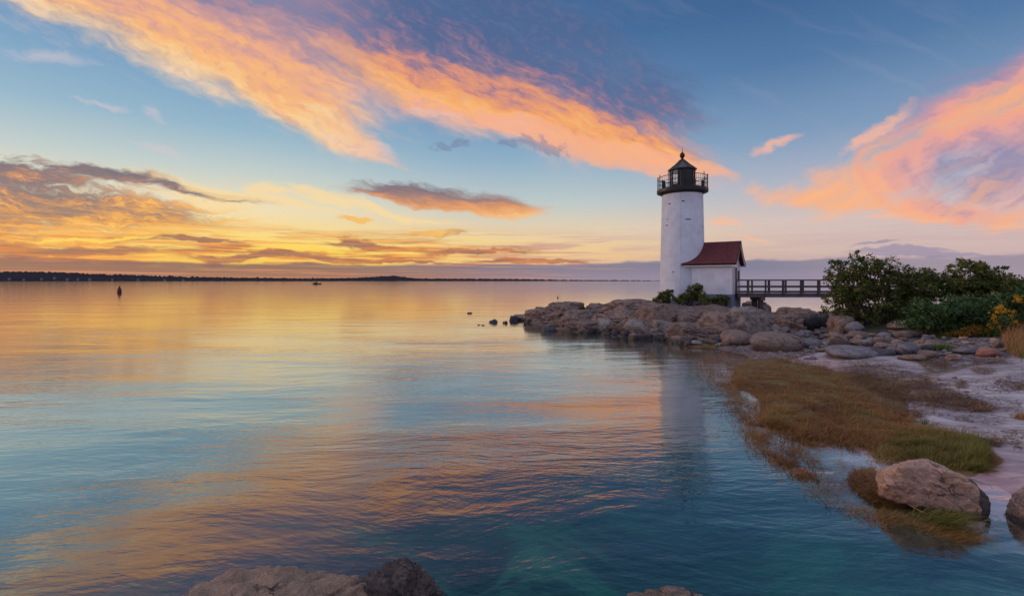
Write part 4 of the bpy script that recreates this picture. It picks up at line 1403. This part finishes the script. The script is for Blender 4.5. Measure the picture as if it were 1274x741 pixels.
M_leaf = leaf_material('bush_leaf', (46, 60, 26), (92, 102, 46), (142, 118, 60))
M_leaf2 = leaf_material('thicket_leaf', (34, 56, 32), (76, 102, 56), (118, 134, 80))
M_yellow = leaf_material('goldenrod_flower', (190, 138, 22), (226, 172, 40), (236, 190, 70), .35)
M_amber = leaf_material('amber_leaf', (104, 70, 26), (140, 100, 40), (96, 96, 40))
M_grass = leaf_material('beach_grass_blade', (54, 74, 26), (96, 112, 44), (148, 132, 70), .3)
M_marsh = leaf_material('marsh_turf_blade', (64, 43, 22), (154, 102, 52), (124, 120, 58), .2)
M_marshg = leaf_material('marsh_grass_green', (88, 78, 36), (126, 122, 56), (168, 130, 78), .3)
M_wrack = leaf_material('dry_wrack', (58, 36, 22), (118, 80, 48), (186, 146, 100), .05)
M_straw = leaf_material('straw', (140, 104, 60), (176, 132, 84), (150, 84, 62), .2)
M_bark = paint_material('bark', (70, 58, 48), .9)


def leaves(centres, radii, n_each, size, seed, flat=.8):
    """many small pointed leaves in clumps; returns verts, quads, tint per vertex"""
    r_ = np.random.default_rng(seed)
    cidx = np.repeat(np.arange(len(centres)), n_each)
    d = r_.normal(size=(len(cidx), 3)); d /= np.linalg.norm(d, axis=1)[:, None]
    rr = radii[cidx] * r_.uniform(.15, 1, len(cidx)) ** .55
    d[:, 2] *= flat
    p = centres[cidx] + d * rr[:, None]
    n = r_.normal(size=p.shape) + d * .5 + np.array([0, 0, .5]); n /= np.linalg.norm(n, axis=1)[:, None]
    u = np.cross(n, r_.normal(size=p.shape)); u /= np.linalg.norm(u, axis=1)[:, None]
    w = np.cross(n, u)
    s = size * r_.uniform(.6, 1.35, len(p))[:, None]
    v = np.stack([p - u * s, p + w * s * .42 + n * s * .1, p + u * s, p - w * s * .42 + n * s * .1], 1).reshape(-1, 3)
    f = np.arange(len(v)).reshape(-1, 4)
    tc = r_.uniform(0, 1, len(centres))
    tint = np.clip(.55 * tc[cidx] + .45 * r_.uniform(0, 1, len(p)), 0, 1)
    return v, f, np.repeat(tint, 4)


def bush(name, label, cat, base, lobes, nclump, per, size, mat, seed, clump=(.22, .5), group=None, stems=9, top=None):
    """lobes: list of (dx, dy, z, rx, ry, rz) ellipsoids in metres from the base"""
    r_ = np.random.default_rng(seed)
    root = tag(empty(name, base), label, cat, group)
    vol = np.array([l[3] * l[5] for l in lobes]); vol = vol / vol.sum()
    li = r_.choice(len(lobes), nclump, p=vol)
    Lb = np.array(lobes)[li]
    d = r_.normal(size=(nclump, 3)); d /= np.linalg.norm(d, axis=1)[:, None]
    rad = r_.uniform(.30, 1.0, nclump) ** .6 * np.where(r_.uniform(0, 1, nclump) > .80, r_.uniform(1.05, 1.28, nclump), 1)
    c = Lb[:, :3] + d * Lb[:, 3:] * rad[:, None]
    c = c + .22 * np.stack([perlin(c * .9 + k * 31) for k in range(3)], 1) * 1.6
    c = c[c[:, 2] > .05]
    rr = r_.uniform(*clump, len(c))
    v, f, tn = leaves(c, rr, per, size, seed)
    k = v[:, 2] > -.1
    o = mesh_np('crown', v, f, mat, root, smooth=False)
    fattr(o, 'tint', tn)
    q = MB()
    for s in range(stems):
        t_ = c[r_.integers(0, len(c))]
        b0 = np.array([t_[0] * .35 + r_.normal() * .15, t_[1] * .35, -.25])
        mid = b0 * .4 + t_ * .6 + np.array([0, 0, -.15]) + r_.normal(size=3) * .12
        q.tube([b0, (b0 + mid) / 2 + r_.normal(size=3) * .08, mid, t_], [.06, .05, .035, .012], 5)
    q.build('trunk', M_bark, root)
    return root


def G(px, py):
    x, y, z = ground_at([px], [py]); return Vector((x[0], y[0], z[0]))


def bush_px(name, label, cat, pxc, pyb, shape, nclump, per, size, mat, seed, at=None, **kw):
    """shape: ellipses (px, py, rx, ry) of the crown as the photograph shows them"""
    b0 = G(pxc, pyb)
    if at:
        b0 = P(pxc, pyb, y=at); b0.z = min(b0.z, 1.6)
    k = b0.y / F
    lob = []
    for i, (ex, ey, rx, ry) in enumerate(shape):
        zc = H - (ey - 349) * k
        lob.append(((ex - pxc) * k, (.25 + .4 * math.sin(i * 2.4)) * rx * k * .7, zc - b0.z, rx * k, rx * k * .75, ry * k))
    return bush(name, label, cat, b0, lob, nclump, per, size, mat, seed, **kw)


# the big bush, its neighbour, and the growth on the bank
bush_px('bush', 'large dark green bush at the landward end of the footbridge', 'bush', 1100, 401,
        [(1060, 352, 30, 34), (1052, 376, 26, 22), (1085, 340, 28, 22), (1048, 332, 14, 14), (1110, 352, 40, 26), (1140, 352, 34, 20), (1120, 380, 56, 24), (1075, 385, 40, 18), (1160, 358, 32, 18), (1150, 384, 48, 20), (1175, 350, 16, 12)], 700, 34, .085, M_leaf, 5, clump=(.12, .32), stems=34)
bush_px('bush', 'rounded green bush to the right of the large bush', 'bush', 1225, 388,
        [(1212, 342, 26, 18), (1230, 345, 30, 18), (1222, 360, 44, 20), (1248, 360, 22, 14), (1268, 362, 24, 14), (1200, 362, 24, 16)], 340, 34, .10, M_leaf, 8, clump=(.14, .40), stems=18)
bush_px('thicket', 'dense green undergrowth on the bank right of the large bush', 'thicket', 1185, 414,
        [(1150, 402, 26, 8), (1176, 397, 22, 13), (1212, 394, 24, 12), (1240, 387, 26, 13), (1200, 407, 40, 7), (1160, 386, 26, 12), (1225, 378, 34, 10), (1192, 384, 18, 9)], 400, 34, .075, M_leaf2, 12, clump=(.14, .34), stems=10)
bush_px('thicket', 'grey green undergrowth behind the yellow goldenrod at the right edge', 'thicket', 1290, 408,
        [(1262, 392, 22, 16), (1285, 380, 36, 18), (1310, 372, 50, 24), (1270, 372, 20, 10)], 320, 32, .085, M_leaf2, 14, clump=(.16, .36), stems=8)
bush_px('shrub', 'small dark shrub at the left foot of the tower', 'shrub', 828, 379, [(828, 369, 9, 8), (824, 373, 8, 6), (832, 365, 6, 5)], 46, 30, .10, M_leaf, 21, at=38.9, clump=(.14, .30), stems=6)
bush_px('shrub', 'taller green shrub against the entry house wall', 'shrub', 860, 377, [(860, 364, 11, 8), (866, 360, 6, 7), (852, 371, 12, 6), (872, 370, 9, 6)], 80, 30, .10, M_leaf, 22, at=38.5, clump=(.14, .30), stems=8)
bush_px('shrub', 'low spreading shrub under the corner of the entry house', 'shrub', 893, 379, [(885, 372, 12, 5), (900, 374, 12, 5), (878, 373, 8, 5)], 56, 30, .09, M_leaf, 23, at=37.6, clump=(.12, .26), stems=6)
bush_px('shrub', 'amber leaved low shrub at the edge of the beach rubble', 'shrub', 1208, 419, [(1206, 413, 12, 5), (1198, 414, 8, 4), (1218, 413, 10, 4)], 70, 26, .05, M_amber, 24, clump=(.08, .18), stems=6)
bush_px('shrub', 'small amber shrub at the left foot of the large bush', 'shrub', 1066, 402, [(1064, 398, 10, 3), (1056, 396, 6, 3)], 30, 22, .05, M_amber, 25, clump=(.08, .16), stems=5)


def goldenrod(label, pxc, pyb, spots, seed):
    b0 = G(pxc, pyb); k = b0.y / F
    r_ = np.random.default_rng(seed)
    root = tag(empty('goldenrod', b0), label, 'wildflower', 'goldenrod in flower on the bank')
    q = MB(); cs, rs, gs = [], [], []
    for sx, sy in spots:
        t_ = np.array([(sx - pxc) * k, r_.normal() * .12, H - (sy - 349) * k - b0.z])
        q.tube([(t_[0] * .5, t_[1], -.2), (t_[0] * .8, t_[1], t_[2] * .5), t_], [.012, .010, .005], 5)
        for j in range(7):
            cs.append(t_ + np.array([r_.normal() * .09, r_.normal() * .09, -abs(r_.normal()) * .13])); rs.append(r_.uniform(.05, .11))
        for j in range(6):
            gs.append(t_ * np.array([.8, 1, r_.uniform(.2, .75)]) + r_.normal(size=3) * .08)
    v, f, tn = leaves(np.array(cs), np.array(rs), 26, .028, seed)
    o = mesh_np('flower_head', v, f, M_yellow, root, smooth=False); fattr(o, 'tint', tn)
    v, f, tn = leaves(np.array(gs), np.full(len(gs), .14), 22, .05, seed + 1)
    o = mesh_np('foliage', v, f, M_leaf2, root, smooth=False); fattr(o, 'tint', tn)
    q.build('stem', M_leaf2, root)


goldenrod('tall yellow goldenrod in full flower near the right edge', 1249, 418, [(1241, 382), (1245, 388), (1250, 386), (1238, 394), (1256, 392), (1246, 398), (1258, 398), (1252, 406), (1240, 403), (1262, 410), (1246, 380)], 51)
goldenrod('goldenrod half cut off by the right edge', 1272, 412, [(1266, 372), (1272, 368), (1276, 376), (1268, 398), (1274, 390), (1280, 384)], 52)


def blades(pts, hgt, width, lean, head, spread, seed, curl=.5, up=1.0):
    """tapered grass blades: verts, faces, tint"""
    r_ = np.random.default_rng(seed)
    n = len(pts)
    h = hgt * r_.uniform(.5, 1.25, n) * np.clip(1 + 1.1 * perlin(np.stack([pts[:, 0] * 3.1, pts[:, 1] * 3.1, np.full(n, 5.5)], 1)), .35, 1.6)
    a_ = head + r_.normal(size=n) * spread
    dx = np.stack([np.cos(a_), np.sin(a_), np.zeros(n)], 1)
    le = np.clip(lean + r_.normal(size=n) * .18, 0, 1.5)
    w = width * r_.uniform(.6, 1.3, n)
    sx = np.stack([-np.sin(a_), np.cos(a_), np.zeros(n)], 1) * w[:, None]
    ring = []
    p = pts.copy()
    ang = le.copy()
    for k, wk in enumerate((1, .85, .5, .05)):
        ring.append((p - sx * wk, p + sx * wk))
        step = h / 3
        p = p + dx * (np.sin(ang) * step)[:, None] + np.array([0, 0, 1]) * (np.cos(ang) * step * up)[:, None]
        ang = np.minimum(ang + curl, 1.5)
    v = np.stack([q for pr in ring for q in pr], 1)       # n, 8, 3
    base = np.arange(n)[:, None] * 8
    f = np.concatenate([base + np.array([2 * k, 2 * k + 1, 2 * k + 3, 2 * k + 2]) for k in range(3)], 0)
    cl = np.clip(.5 + .9 * perlin(np.stack([pts[:, 0] * .8, pts[:, 1] * .8, np.zeros(n)], 1)), 0, 1)
    tint = np.clip(.55 * cl + .45 * r_.uniform(0, 1, n), 0, 1)
    return v.reshape(-1, 3), f, np.repeat(tint, 8)


def grass_obj(name, parts, mat, parent=None):
    vs, fs, ts, off = [], [], [], 0
    for v, f, t_ in parts:
        vs.append(v); fs.append(f + off); ts.append(t_); off += len(v)
    o = mesh_np(name, np.concatenate(vs), np.concatenate(fs), mat, parent, smooth=False)
    fattr(o, 'tint', np.concatenate(ts))
    return o


# brown turf lying flat in the shallows
MARSH = [(838, 430), (880, 428), (925, 440), (985, 446), (1035, 456), (1055, 480), (1095, 508), (1140, 530), (1205, 545), (1228, 566), (1222, 586), (1190, 580), (1130, 572), (1060, 560), (1020, 548), (980, 562), (945, 548), (918, 512), (900, 482), (872, 456)]
MARSH2 = [(1010, 556), (1060, 585), (1100, 612), (1130, 632), (1190, 660), (1230, 676), (1180, 678), (1110, 655), (1040, 622), (1000, 578)]
FRINGE = [(840, 432), (890, 462), (915, 490), (930, 530), (960, 560), (1000, 585), (1040, 625), (1110, 660), (1085, 655), (1010, 612), (940, 568), (915, 530), (900, 495), (870, 462)]
parts_ = []
pts, _ = scatter(MARSH, 47000, 6.0)
pts[:, 2] = np.maximum(pts[:, 2], -.04)
pts = pts[perlin(np.stack([pts[:, 0] * 1.3, pts[:, 1] * 1.0, np.full(len(pts), 2.2)], 1)) + .7 * perlin(np.stack([pts[:, 0] * 4.5, pts[:, 1] * 3.5, np.full(len(pts), 9.2)], 1)) > -.14]
parts_.append(blades(pts, .26, .0055, 1.34, R(-8), .9, 61, .06))
pts, _ = scatter(MARSH, 9000, 5)
pts[:, 2] = np.maximum(pts[:, 2], -.03)
parts_.append(blades(pts, .22, .0045, 1.1, R(-10), 1.1, 62, .15))
pts, _ = scatter(MARSH, 350, 4)
parts_.append(blades(pts, .30, .004, .35, R(-10), 1.5, 161, .12))
pts, _ = scatter(MARSH2, 11000, 3.0)
pts[:, 2] = np.maximum(pts[:, 2], -.05)
parts_.append(blades(pts, .20, .004, 1.25, R(-20), .5, 63, .08))
pts, _ = scatter(FRINGE, 9000, 7.0)
pts[:, 2] = np.maximum(pts[:, 2], -.02)
parts_.append(blades(pts, .16, .005, 1.08, R(-10), 1.0, 64, .1))
pts, _ = scatter([(905, 470), (935, 480), (965, 520), (990, 556), (1020, 575), (1000, 600), (955, 575), (930, 545), (915, 510)], 6500, 5.0)
pts[:, 2] = np.maximum(pts[:, 2], -.02)
parts_.append(blades(pts, .15, .005, 1.1, R(-10), 1.0, 65, .1))
o = grass_obj('marsh_turf', parts_, M_marsh)
tag(o, 'brown salt marsh turf lying flat in the shallows', 'marsh grass', kind='stuff')
# the greener upright end of the turf
GREEN = [(1105, 545), (1140, 535), (1205, 545), (1229, 565), (1224, 586), (1190, 582), (1140, 574), (1090, 566)]
pts, _ = scatter(GREEN, 8500, 7.0)
p1 = blades(pts, .15, .0042, .38, R(-15), .9, 66, .32)
pts, _ = scatter([(1180, 548), (1206, 546), (1229, 565), (1225, 585), (1200, 582)], 2200, 6.0)
p2 = blades(pts, .21, .0045, .3, R(-10), .9, 67, .3)
pts, _ = scatter([(985, 450), (1040, 462), (1060, 500), (1110, 530), (1050, 520), (1000, 480)], 1500, 2.0)
p3 = blades(pts, .16, .004, .7, R(-10), .9, 68, .3)
o = grass_obj('marsh_grass', [p1, p2, p3], M_marshg)
tag(o, 'green marsh grass standing at the end of the brown turf', 'marsh grass', kind='stuff')


def tuft(label, px, py, n, hgt, seed, lean=.4, rad=.15, head=0.0, spread=2.0, width=.005, mat=None, curl=.35):
    b0 = G(px, py)
    r_ = np.random.default_rng(seed)
    q = r_.normal(size=(n, 2)) * rad
    x = b0.x + q[:, 0]; y = b0.y + q[:, 1] * .7
    pts = np.stack([x, y, np.maximum(terrain(x, y), -.06)], 1) - np.array(b0[:])
    o = grass_obj('grass_tuft', [blades(pts, hgt, width, lean, head, spread, seed, curl)], mat or M_marshg)
    o.location = b0
    return tag(o, label, 'grass')


tuft('green tuft trailing from the foot of the pink boulder', 1165, 652, 620, .42, 71, .75, .18, R(-35), .55, .0045, curl=.4)
tuft('short grass tuft in the rubble right of the black stone', 1171, 435, 420, .34, 72, .35, .24, 0, 2.0, .008, M_grass)
tuft('grass tuft on the bank left of the yellow goldenrod', 1220, 412, 520, .62, 73, .25, .35, 0, 2.0, .012, M_grass)
tuft('single green shoots at the inland edge of the marsh turf', 1150, 528, 40, .22, 74, .3, .05, 0, 2.0, .005, M_grass)
tuft('sparse tuft at the water left of the marsh end', 1218, 585, 160, .24, 75, .7, .10, R(-60), .7, .004, M_marshg)
tuft('pale grass tuft on the sand at the right edge', 1272, 520, 240, .22, 76, .5, .1, 0, 2, .005, M_straw)
pts, _ = scatter([(1252, 402), (1290, 396), (1300, 448), (1262, 444), (1246, 432)], 1700, 2.0)
pg = blades(pts, .62, .009, .22, 0, 2.0, 78, .25)
o = grass_obj('tall_grass', [pg], M_straw); tag(o, 'tall tan grass standing at the right edge of the beach', 'grass', kind='stuff')
pts, _ = scatter([(1255, 420), (1300, 414), (1310, 452), (1270, 448)], 1500, 2.0)
pts2, _ = scatter([(1140, 402), (1250, 402), (1250, 420), (1160, 420)], 3200, 4.0)
o = grass_obj('bank_grass', [blades(pts, .40, .008, .35, 0, 2.0, 79, .3), blades(pts2, .42, .010, .4, 0, 2.0, 80, .3)], M_grass); tag(o, 'green grass along the foot of the bank', 'grass', kind='stuff')

# ------------------------------------------------------------------ wrack, the dried weed on the sand
def wrack(label, poly, n, seed, mound=.06, ln=.13, edge=3.0, width=.006):
    r_ = np.random.default_rng(seed)
    pts, pxy = scatter(poly, n, edge)
    c = np.array(poly, float).mean(0)
    pts[:, 2] += r_.uniform(0, mound, n) * np.clip(.6 + .9 * perlin(np.stack([pts[:, 0] * 2, pts[:, 1] * 2, np.zeros(n)], 1)), .1, 1.3)
    o = grass_obj('wrack', [blades(pts, ln, width, 1.35, R(-20), 1.4, seed, .1)], M_wrack)
    return tag(o, label, 'seaweed', 'patches of dried wrack on the beach', kind='stuff')


wrack('large brown patch of dried wrack behind the marsh turf', [(1042, 452), (1072, 446), (1110, 455), (1150, 470), (1195, 492), (1244, 511), (1215, 513), (1160, 506), (1120, 500), (1085, 488), (1050, 470)], 17000, 81, .09)
wrack('wrack strip on the low brown stone', [(1124, 446), (1150, 444), (1182, 452), (1178, 458), (1145, 453)], 1500, 82, .06)
wrack('thin dark wrack line at the inner edge of the marsh turf', [(1085, 498), (1120, 508), (1150, 516), (1140, 521), (1100, 512)], 1200, 83, .05)
wrack('small clump of wrack on the white sand below the red boulder', [(1206, 460), (1222, 457), (1240, 462), (1222, 466)], 620, 84, .06)
wrack('clump of wrack in the middle of the white sand', [(1186, 481), (1196, 474), (1206, 481), (1200, 484)], 420, 85, .08)
wrack('long wrack line at the right edge of the white sand', [(1228, 470), (1250, 474), (1280, 480), (1280, 486), (1246, 478)], 760, 86, .05)
wrack('wrack line along the top of the white sand', [(1196, 446), (1240, 448), (1262, 453), (1230, 453)], 900, 87, .05)
wrack('dark scrap of wrack at the right end of the marsh grass', [(1216, 545), (1240, 550), (1246, 556), (1222, 551)], 420, 88, .03)
wrack('dark weed trailing right of the dark leaning stone', [(1225, 648), (1262, 654), (1274, 662), (1240, 660)], 650, 89, .03)
wrack('wet weed around the foot of the pink boulder', [(1040, 575), (1075, 590), (1100, 612), (1130, 634), (1085, 622), (1050, 600)], 2200, 90, .02, .16, 10.0)

pts, _ = scatter([(1090, 452), (1274, 452), (1274, 560), (1225, 545), (1120, 505)], 5200, 3.0)
pts = pts[perlin(np.stack([pts[:, 0] * 1.1, pts[:, 1] * 1.6, np.full(len(pts), 7.7)], 1)) > -.08]
pts[:, 2] += .006
o = grass_obj('weed_scraps', [blades(pts, .11, .006, 1.4, R(-20), 1.6, 171, .05)], M_wrack)
tag(o, 'scattered scraps of dry weed lying on the white sand', 'seaweed', kind='stuff')

# sticks and driftwood
def stick(label, pts_px, r0, r1, lift=.03, mat=None):
    q = MB(); pp = []
    for i, (px, py) in enumerate(pts_px):
        g = G(px, py); pp.append((g.x, g.y, max(g.z, 0) + lift))
    n = len(pp)
    q.tube(pp, [r0 + (r1 - r0) * i / (n - 1) for i in range(n)], 6)
    o = q.build('driftwood_stick', mat or M_stick)
    return tag(o, label, 'driftwood')


M_stick = wood_material('bleached_stick', (170, 150, 126), 0)
stick('bleached stick lying across the wrack and the sand', [(1158, 475), (1170, 478), (1186, 482)], .022, .012, .05)
stick('thin bent twig along the front of the pink boulder', [(1090, 602), (1108, 622), (1128, 634), (1150, 646), (1172, 652)], .008, .005, .05)
stick('second thin twig crossing the bent twig in front of the pink boulder', [(1112, 622), (1122, 633), (1142, 640)], .006, .004, .07)

# ------------------------------------------------------------------ far shore
m_hill, t, bs, co = new_mat('far_shore')
t.put(bs.inputs['Base Color'], t.mix(t.noise(gpos(t), .02, 5, .6), lin(44, 42, 50), lin(70, 64, 66)))
bs.inputs['Roughness'].default_value = 1.0
bs.inputs['Specular IOR Level'].default_value = 0


def skyline(px):
    """height of the wooded far shore in photograph pixels above its water line"""
    k = np.interp(px, [-500, -120, 0, 40, 70, 100, 160, 220, 260, 330, 380, 440, 490, 500, 520, 580, 640, 700, 760, 830], [10, 12, 12.5, 13, 12, 10.5, 8.2, 6.5, 4.8, 4.0, 3.2, 4.0, 7.0, 5.6, 3.2, 3.0, 2.6, 1.4, 1.0, .6])
    return k


def shore_strip(name, px0, px1, D, n, jag, seed, hmul=1.0, depth=500):
    px = np.linspace(px0, px1, n)
    x = (px - 637) / F * D
    top = skyline(px) * hmul * D / F + jag * (fbm(np.stack([px * .22, np.full(n, seed), np.zeros(n)], 1), 5, .65)) * D / F
    top = np.maximum(top, .5)
    k = 7
    V = np.zeros((k, n, 3))
    for i, (dy, s) in enumerate(((-30, -.3), (0, .25), (40, .7), (110, 1.0), (220, 1.02), (360, .7), (depth, -.2))):
        V[i, :, 0] = x * (D + dy) / D
        V[i, :, 1] = D + dy + 25 * perlin(np.stack([px * .06, np.full(n, seed + i), np.zeros(n)], 1))
        V[i, :, 2] = top * s + (jag * .4 * D / F) * perlin(np.stack([px * .5, np.full(n, seed + i * 3.7), np.zeros(n)], 1)) * (s > 0)
    return mesh_np(name, V.reshape(-1, 3), grid_faces(k, n)[:, ::-1], m_hill)


h1 = shore_strip('hills', -520, 420, 3000, 900, 2.2, 3.3, .95)
tag(h1, kind='structure')
h2 = shore_strip('hills', 250, 835, 4200, 520, 1.2, 9.1, 1.0)
tag(h2, kind='structure')

# houses along the far shore
M_hw = paint_material('far_house_wall', (128, 128, 142), .8)
M_hr = paint_material('far_house_roof', (84, 78, 84), .9)
for i, (px, up, w) in enumerate(((12, 4.2, 13), (30, 3.2, 10), (52, 4.6, 11), (68, 6.4, 12), (84, 3.4, 12), (97, 4.0, 10), (112, 3.2, 13), (140, 2.8, 11), (172, 2.4, 12), (205, 2.2, 10), (228, 2.0, 9))):
    D = 2985 + rng.uniform(-12, 0)
    g = P(px, 349, y=D)
    r = empty('house', (g.x, D, up * D / F * .55), rng.uniform(-.5, .5))
    hgt = w * .55
    q = MB(); q.box((0, 0, hgt / 2 - 3), (w, w * .7, hgt + 6)); q.build('wall', M_hw, r)
    q = MB(); q.prism([(-w * .54, -w * .40, hgt), (-w * .54, w * .40, hgt), (-w * .54, 0, hgt + w * .34)], (w * 1.08, 0, 0)); q.build('roof', M_hr, r)
    tag(r, 'tiny pale house among trees on the far shore', 'house', 'houses on the far shore')

# ------------------------------------------------------------------ buoys and the boat
M_buoy = paint_material('buoy_red', (92, 26, 30), .5, .3)
g = P(148.5, 364, 0)
r = tag(empty('buoy', (g.x, g.y, 0)), 'dark red can buoy floating far out on the left', 'buoy')
q = MB(); q.lathe([(.30, -.5), (.52, -.3), (.55, 0), (.54, .9), (.46, 1.05)], 20); bb = q.build('float', M_buoy, r, 40)
q = MB(); q.lathe([(.40, 1.05), (.28, 1.45), (.12, 1.85), (.05, 1.95)], 16); q.build('top_cone', M_buoy, r, 40)
q = MB(); q.tube([(0, 0, 1.9), (0, 0, 2.2)], [.03, .03], 6); q.build('lifting_eye', M_black, r)
g = P(694, 370.3, 0)
r = tag(empty('lobster_buoy', (g.x, g.y, 0)), 'tiny stick buoy floating beyond the brown dome of the headland', 'buoy')
q = MB(); q.lathe([(.05, -.3), (.16, -.15), (.17, .12), (.06, .24)], 14); q.build('float', M_buoy, r, 40)
q = MB(); q.tube([(0, 0, .2), (0, 0, .62)], .025, 6); q.build('stick', M_black, r)

M_hull = paint_material('boat_hull', (58, 50, 56), .4)
M_cab = paint_material('boat_cabin', (96, 80, 80), .4)
D = 470
g = P(394, 349, y=D)
r = tag(empty('motorboat', (g.x, D, .05), R(172)), 'small dark motorboat crossing the bay towards the left', 'boat')
Vh, Fh = [], []
ns = 14
for i in range(ns):
    s = i / (ns - 1); xx = -4 + 8 * s
    bw_ = 1.25 * (1 - max(0, (s - .45) / .55) ** 2.2)
    zt_ = .85 + .55 * s * s
    for (yy2, zz) in ((-bw_, zt_), (-bw_ * .85, .25), (0, -.35 + .5 * max(0, s - .7) * 2), (bw_ * .85, .25), (bw_, zt_), (0, zt_ - .05)):
        Vh.append((xx, yy2, zz))
Fq = []
for i in range(ns - 1):
    for j in range(6):
        Fq.append((i * 6 + j, i * 6 + (j + 1) % 6, (i + 1) * 6 + (j + 1) % 6, (i + 1) * 6 + j))
hull = mesh_np('hull', Vh, np.array(Fq), M_hull, r, smooth=False)
q = MB(); q.box((.6, 0, 1.45), (2.0, 1.6, 1.1), taper=.8); q.box((.4, 0, 2.05), (2.3, 1.7, .1)); q.build('cabin', M_cab, r)
q = MB(); q.box((1.62, 0, 1.6), (.05, 1.2, .5)); q.build('windscreen', M_slot, r)
q = MB(); q.box((-4.15, 0, .9), (.5, .5, .9)); q.lathe([(.12, -.2), (.12, .5)], 8, (-4.25, 0)); q.build('outboard_motor', M_black, r)
m_w, t, bs, co = new_mat('wake_foam')
t.put(bs.inputs['Base Color'], lin(190, 170, 160)); bs.inputs['Roughness'].default_value = .7
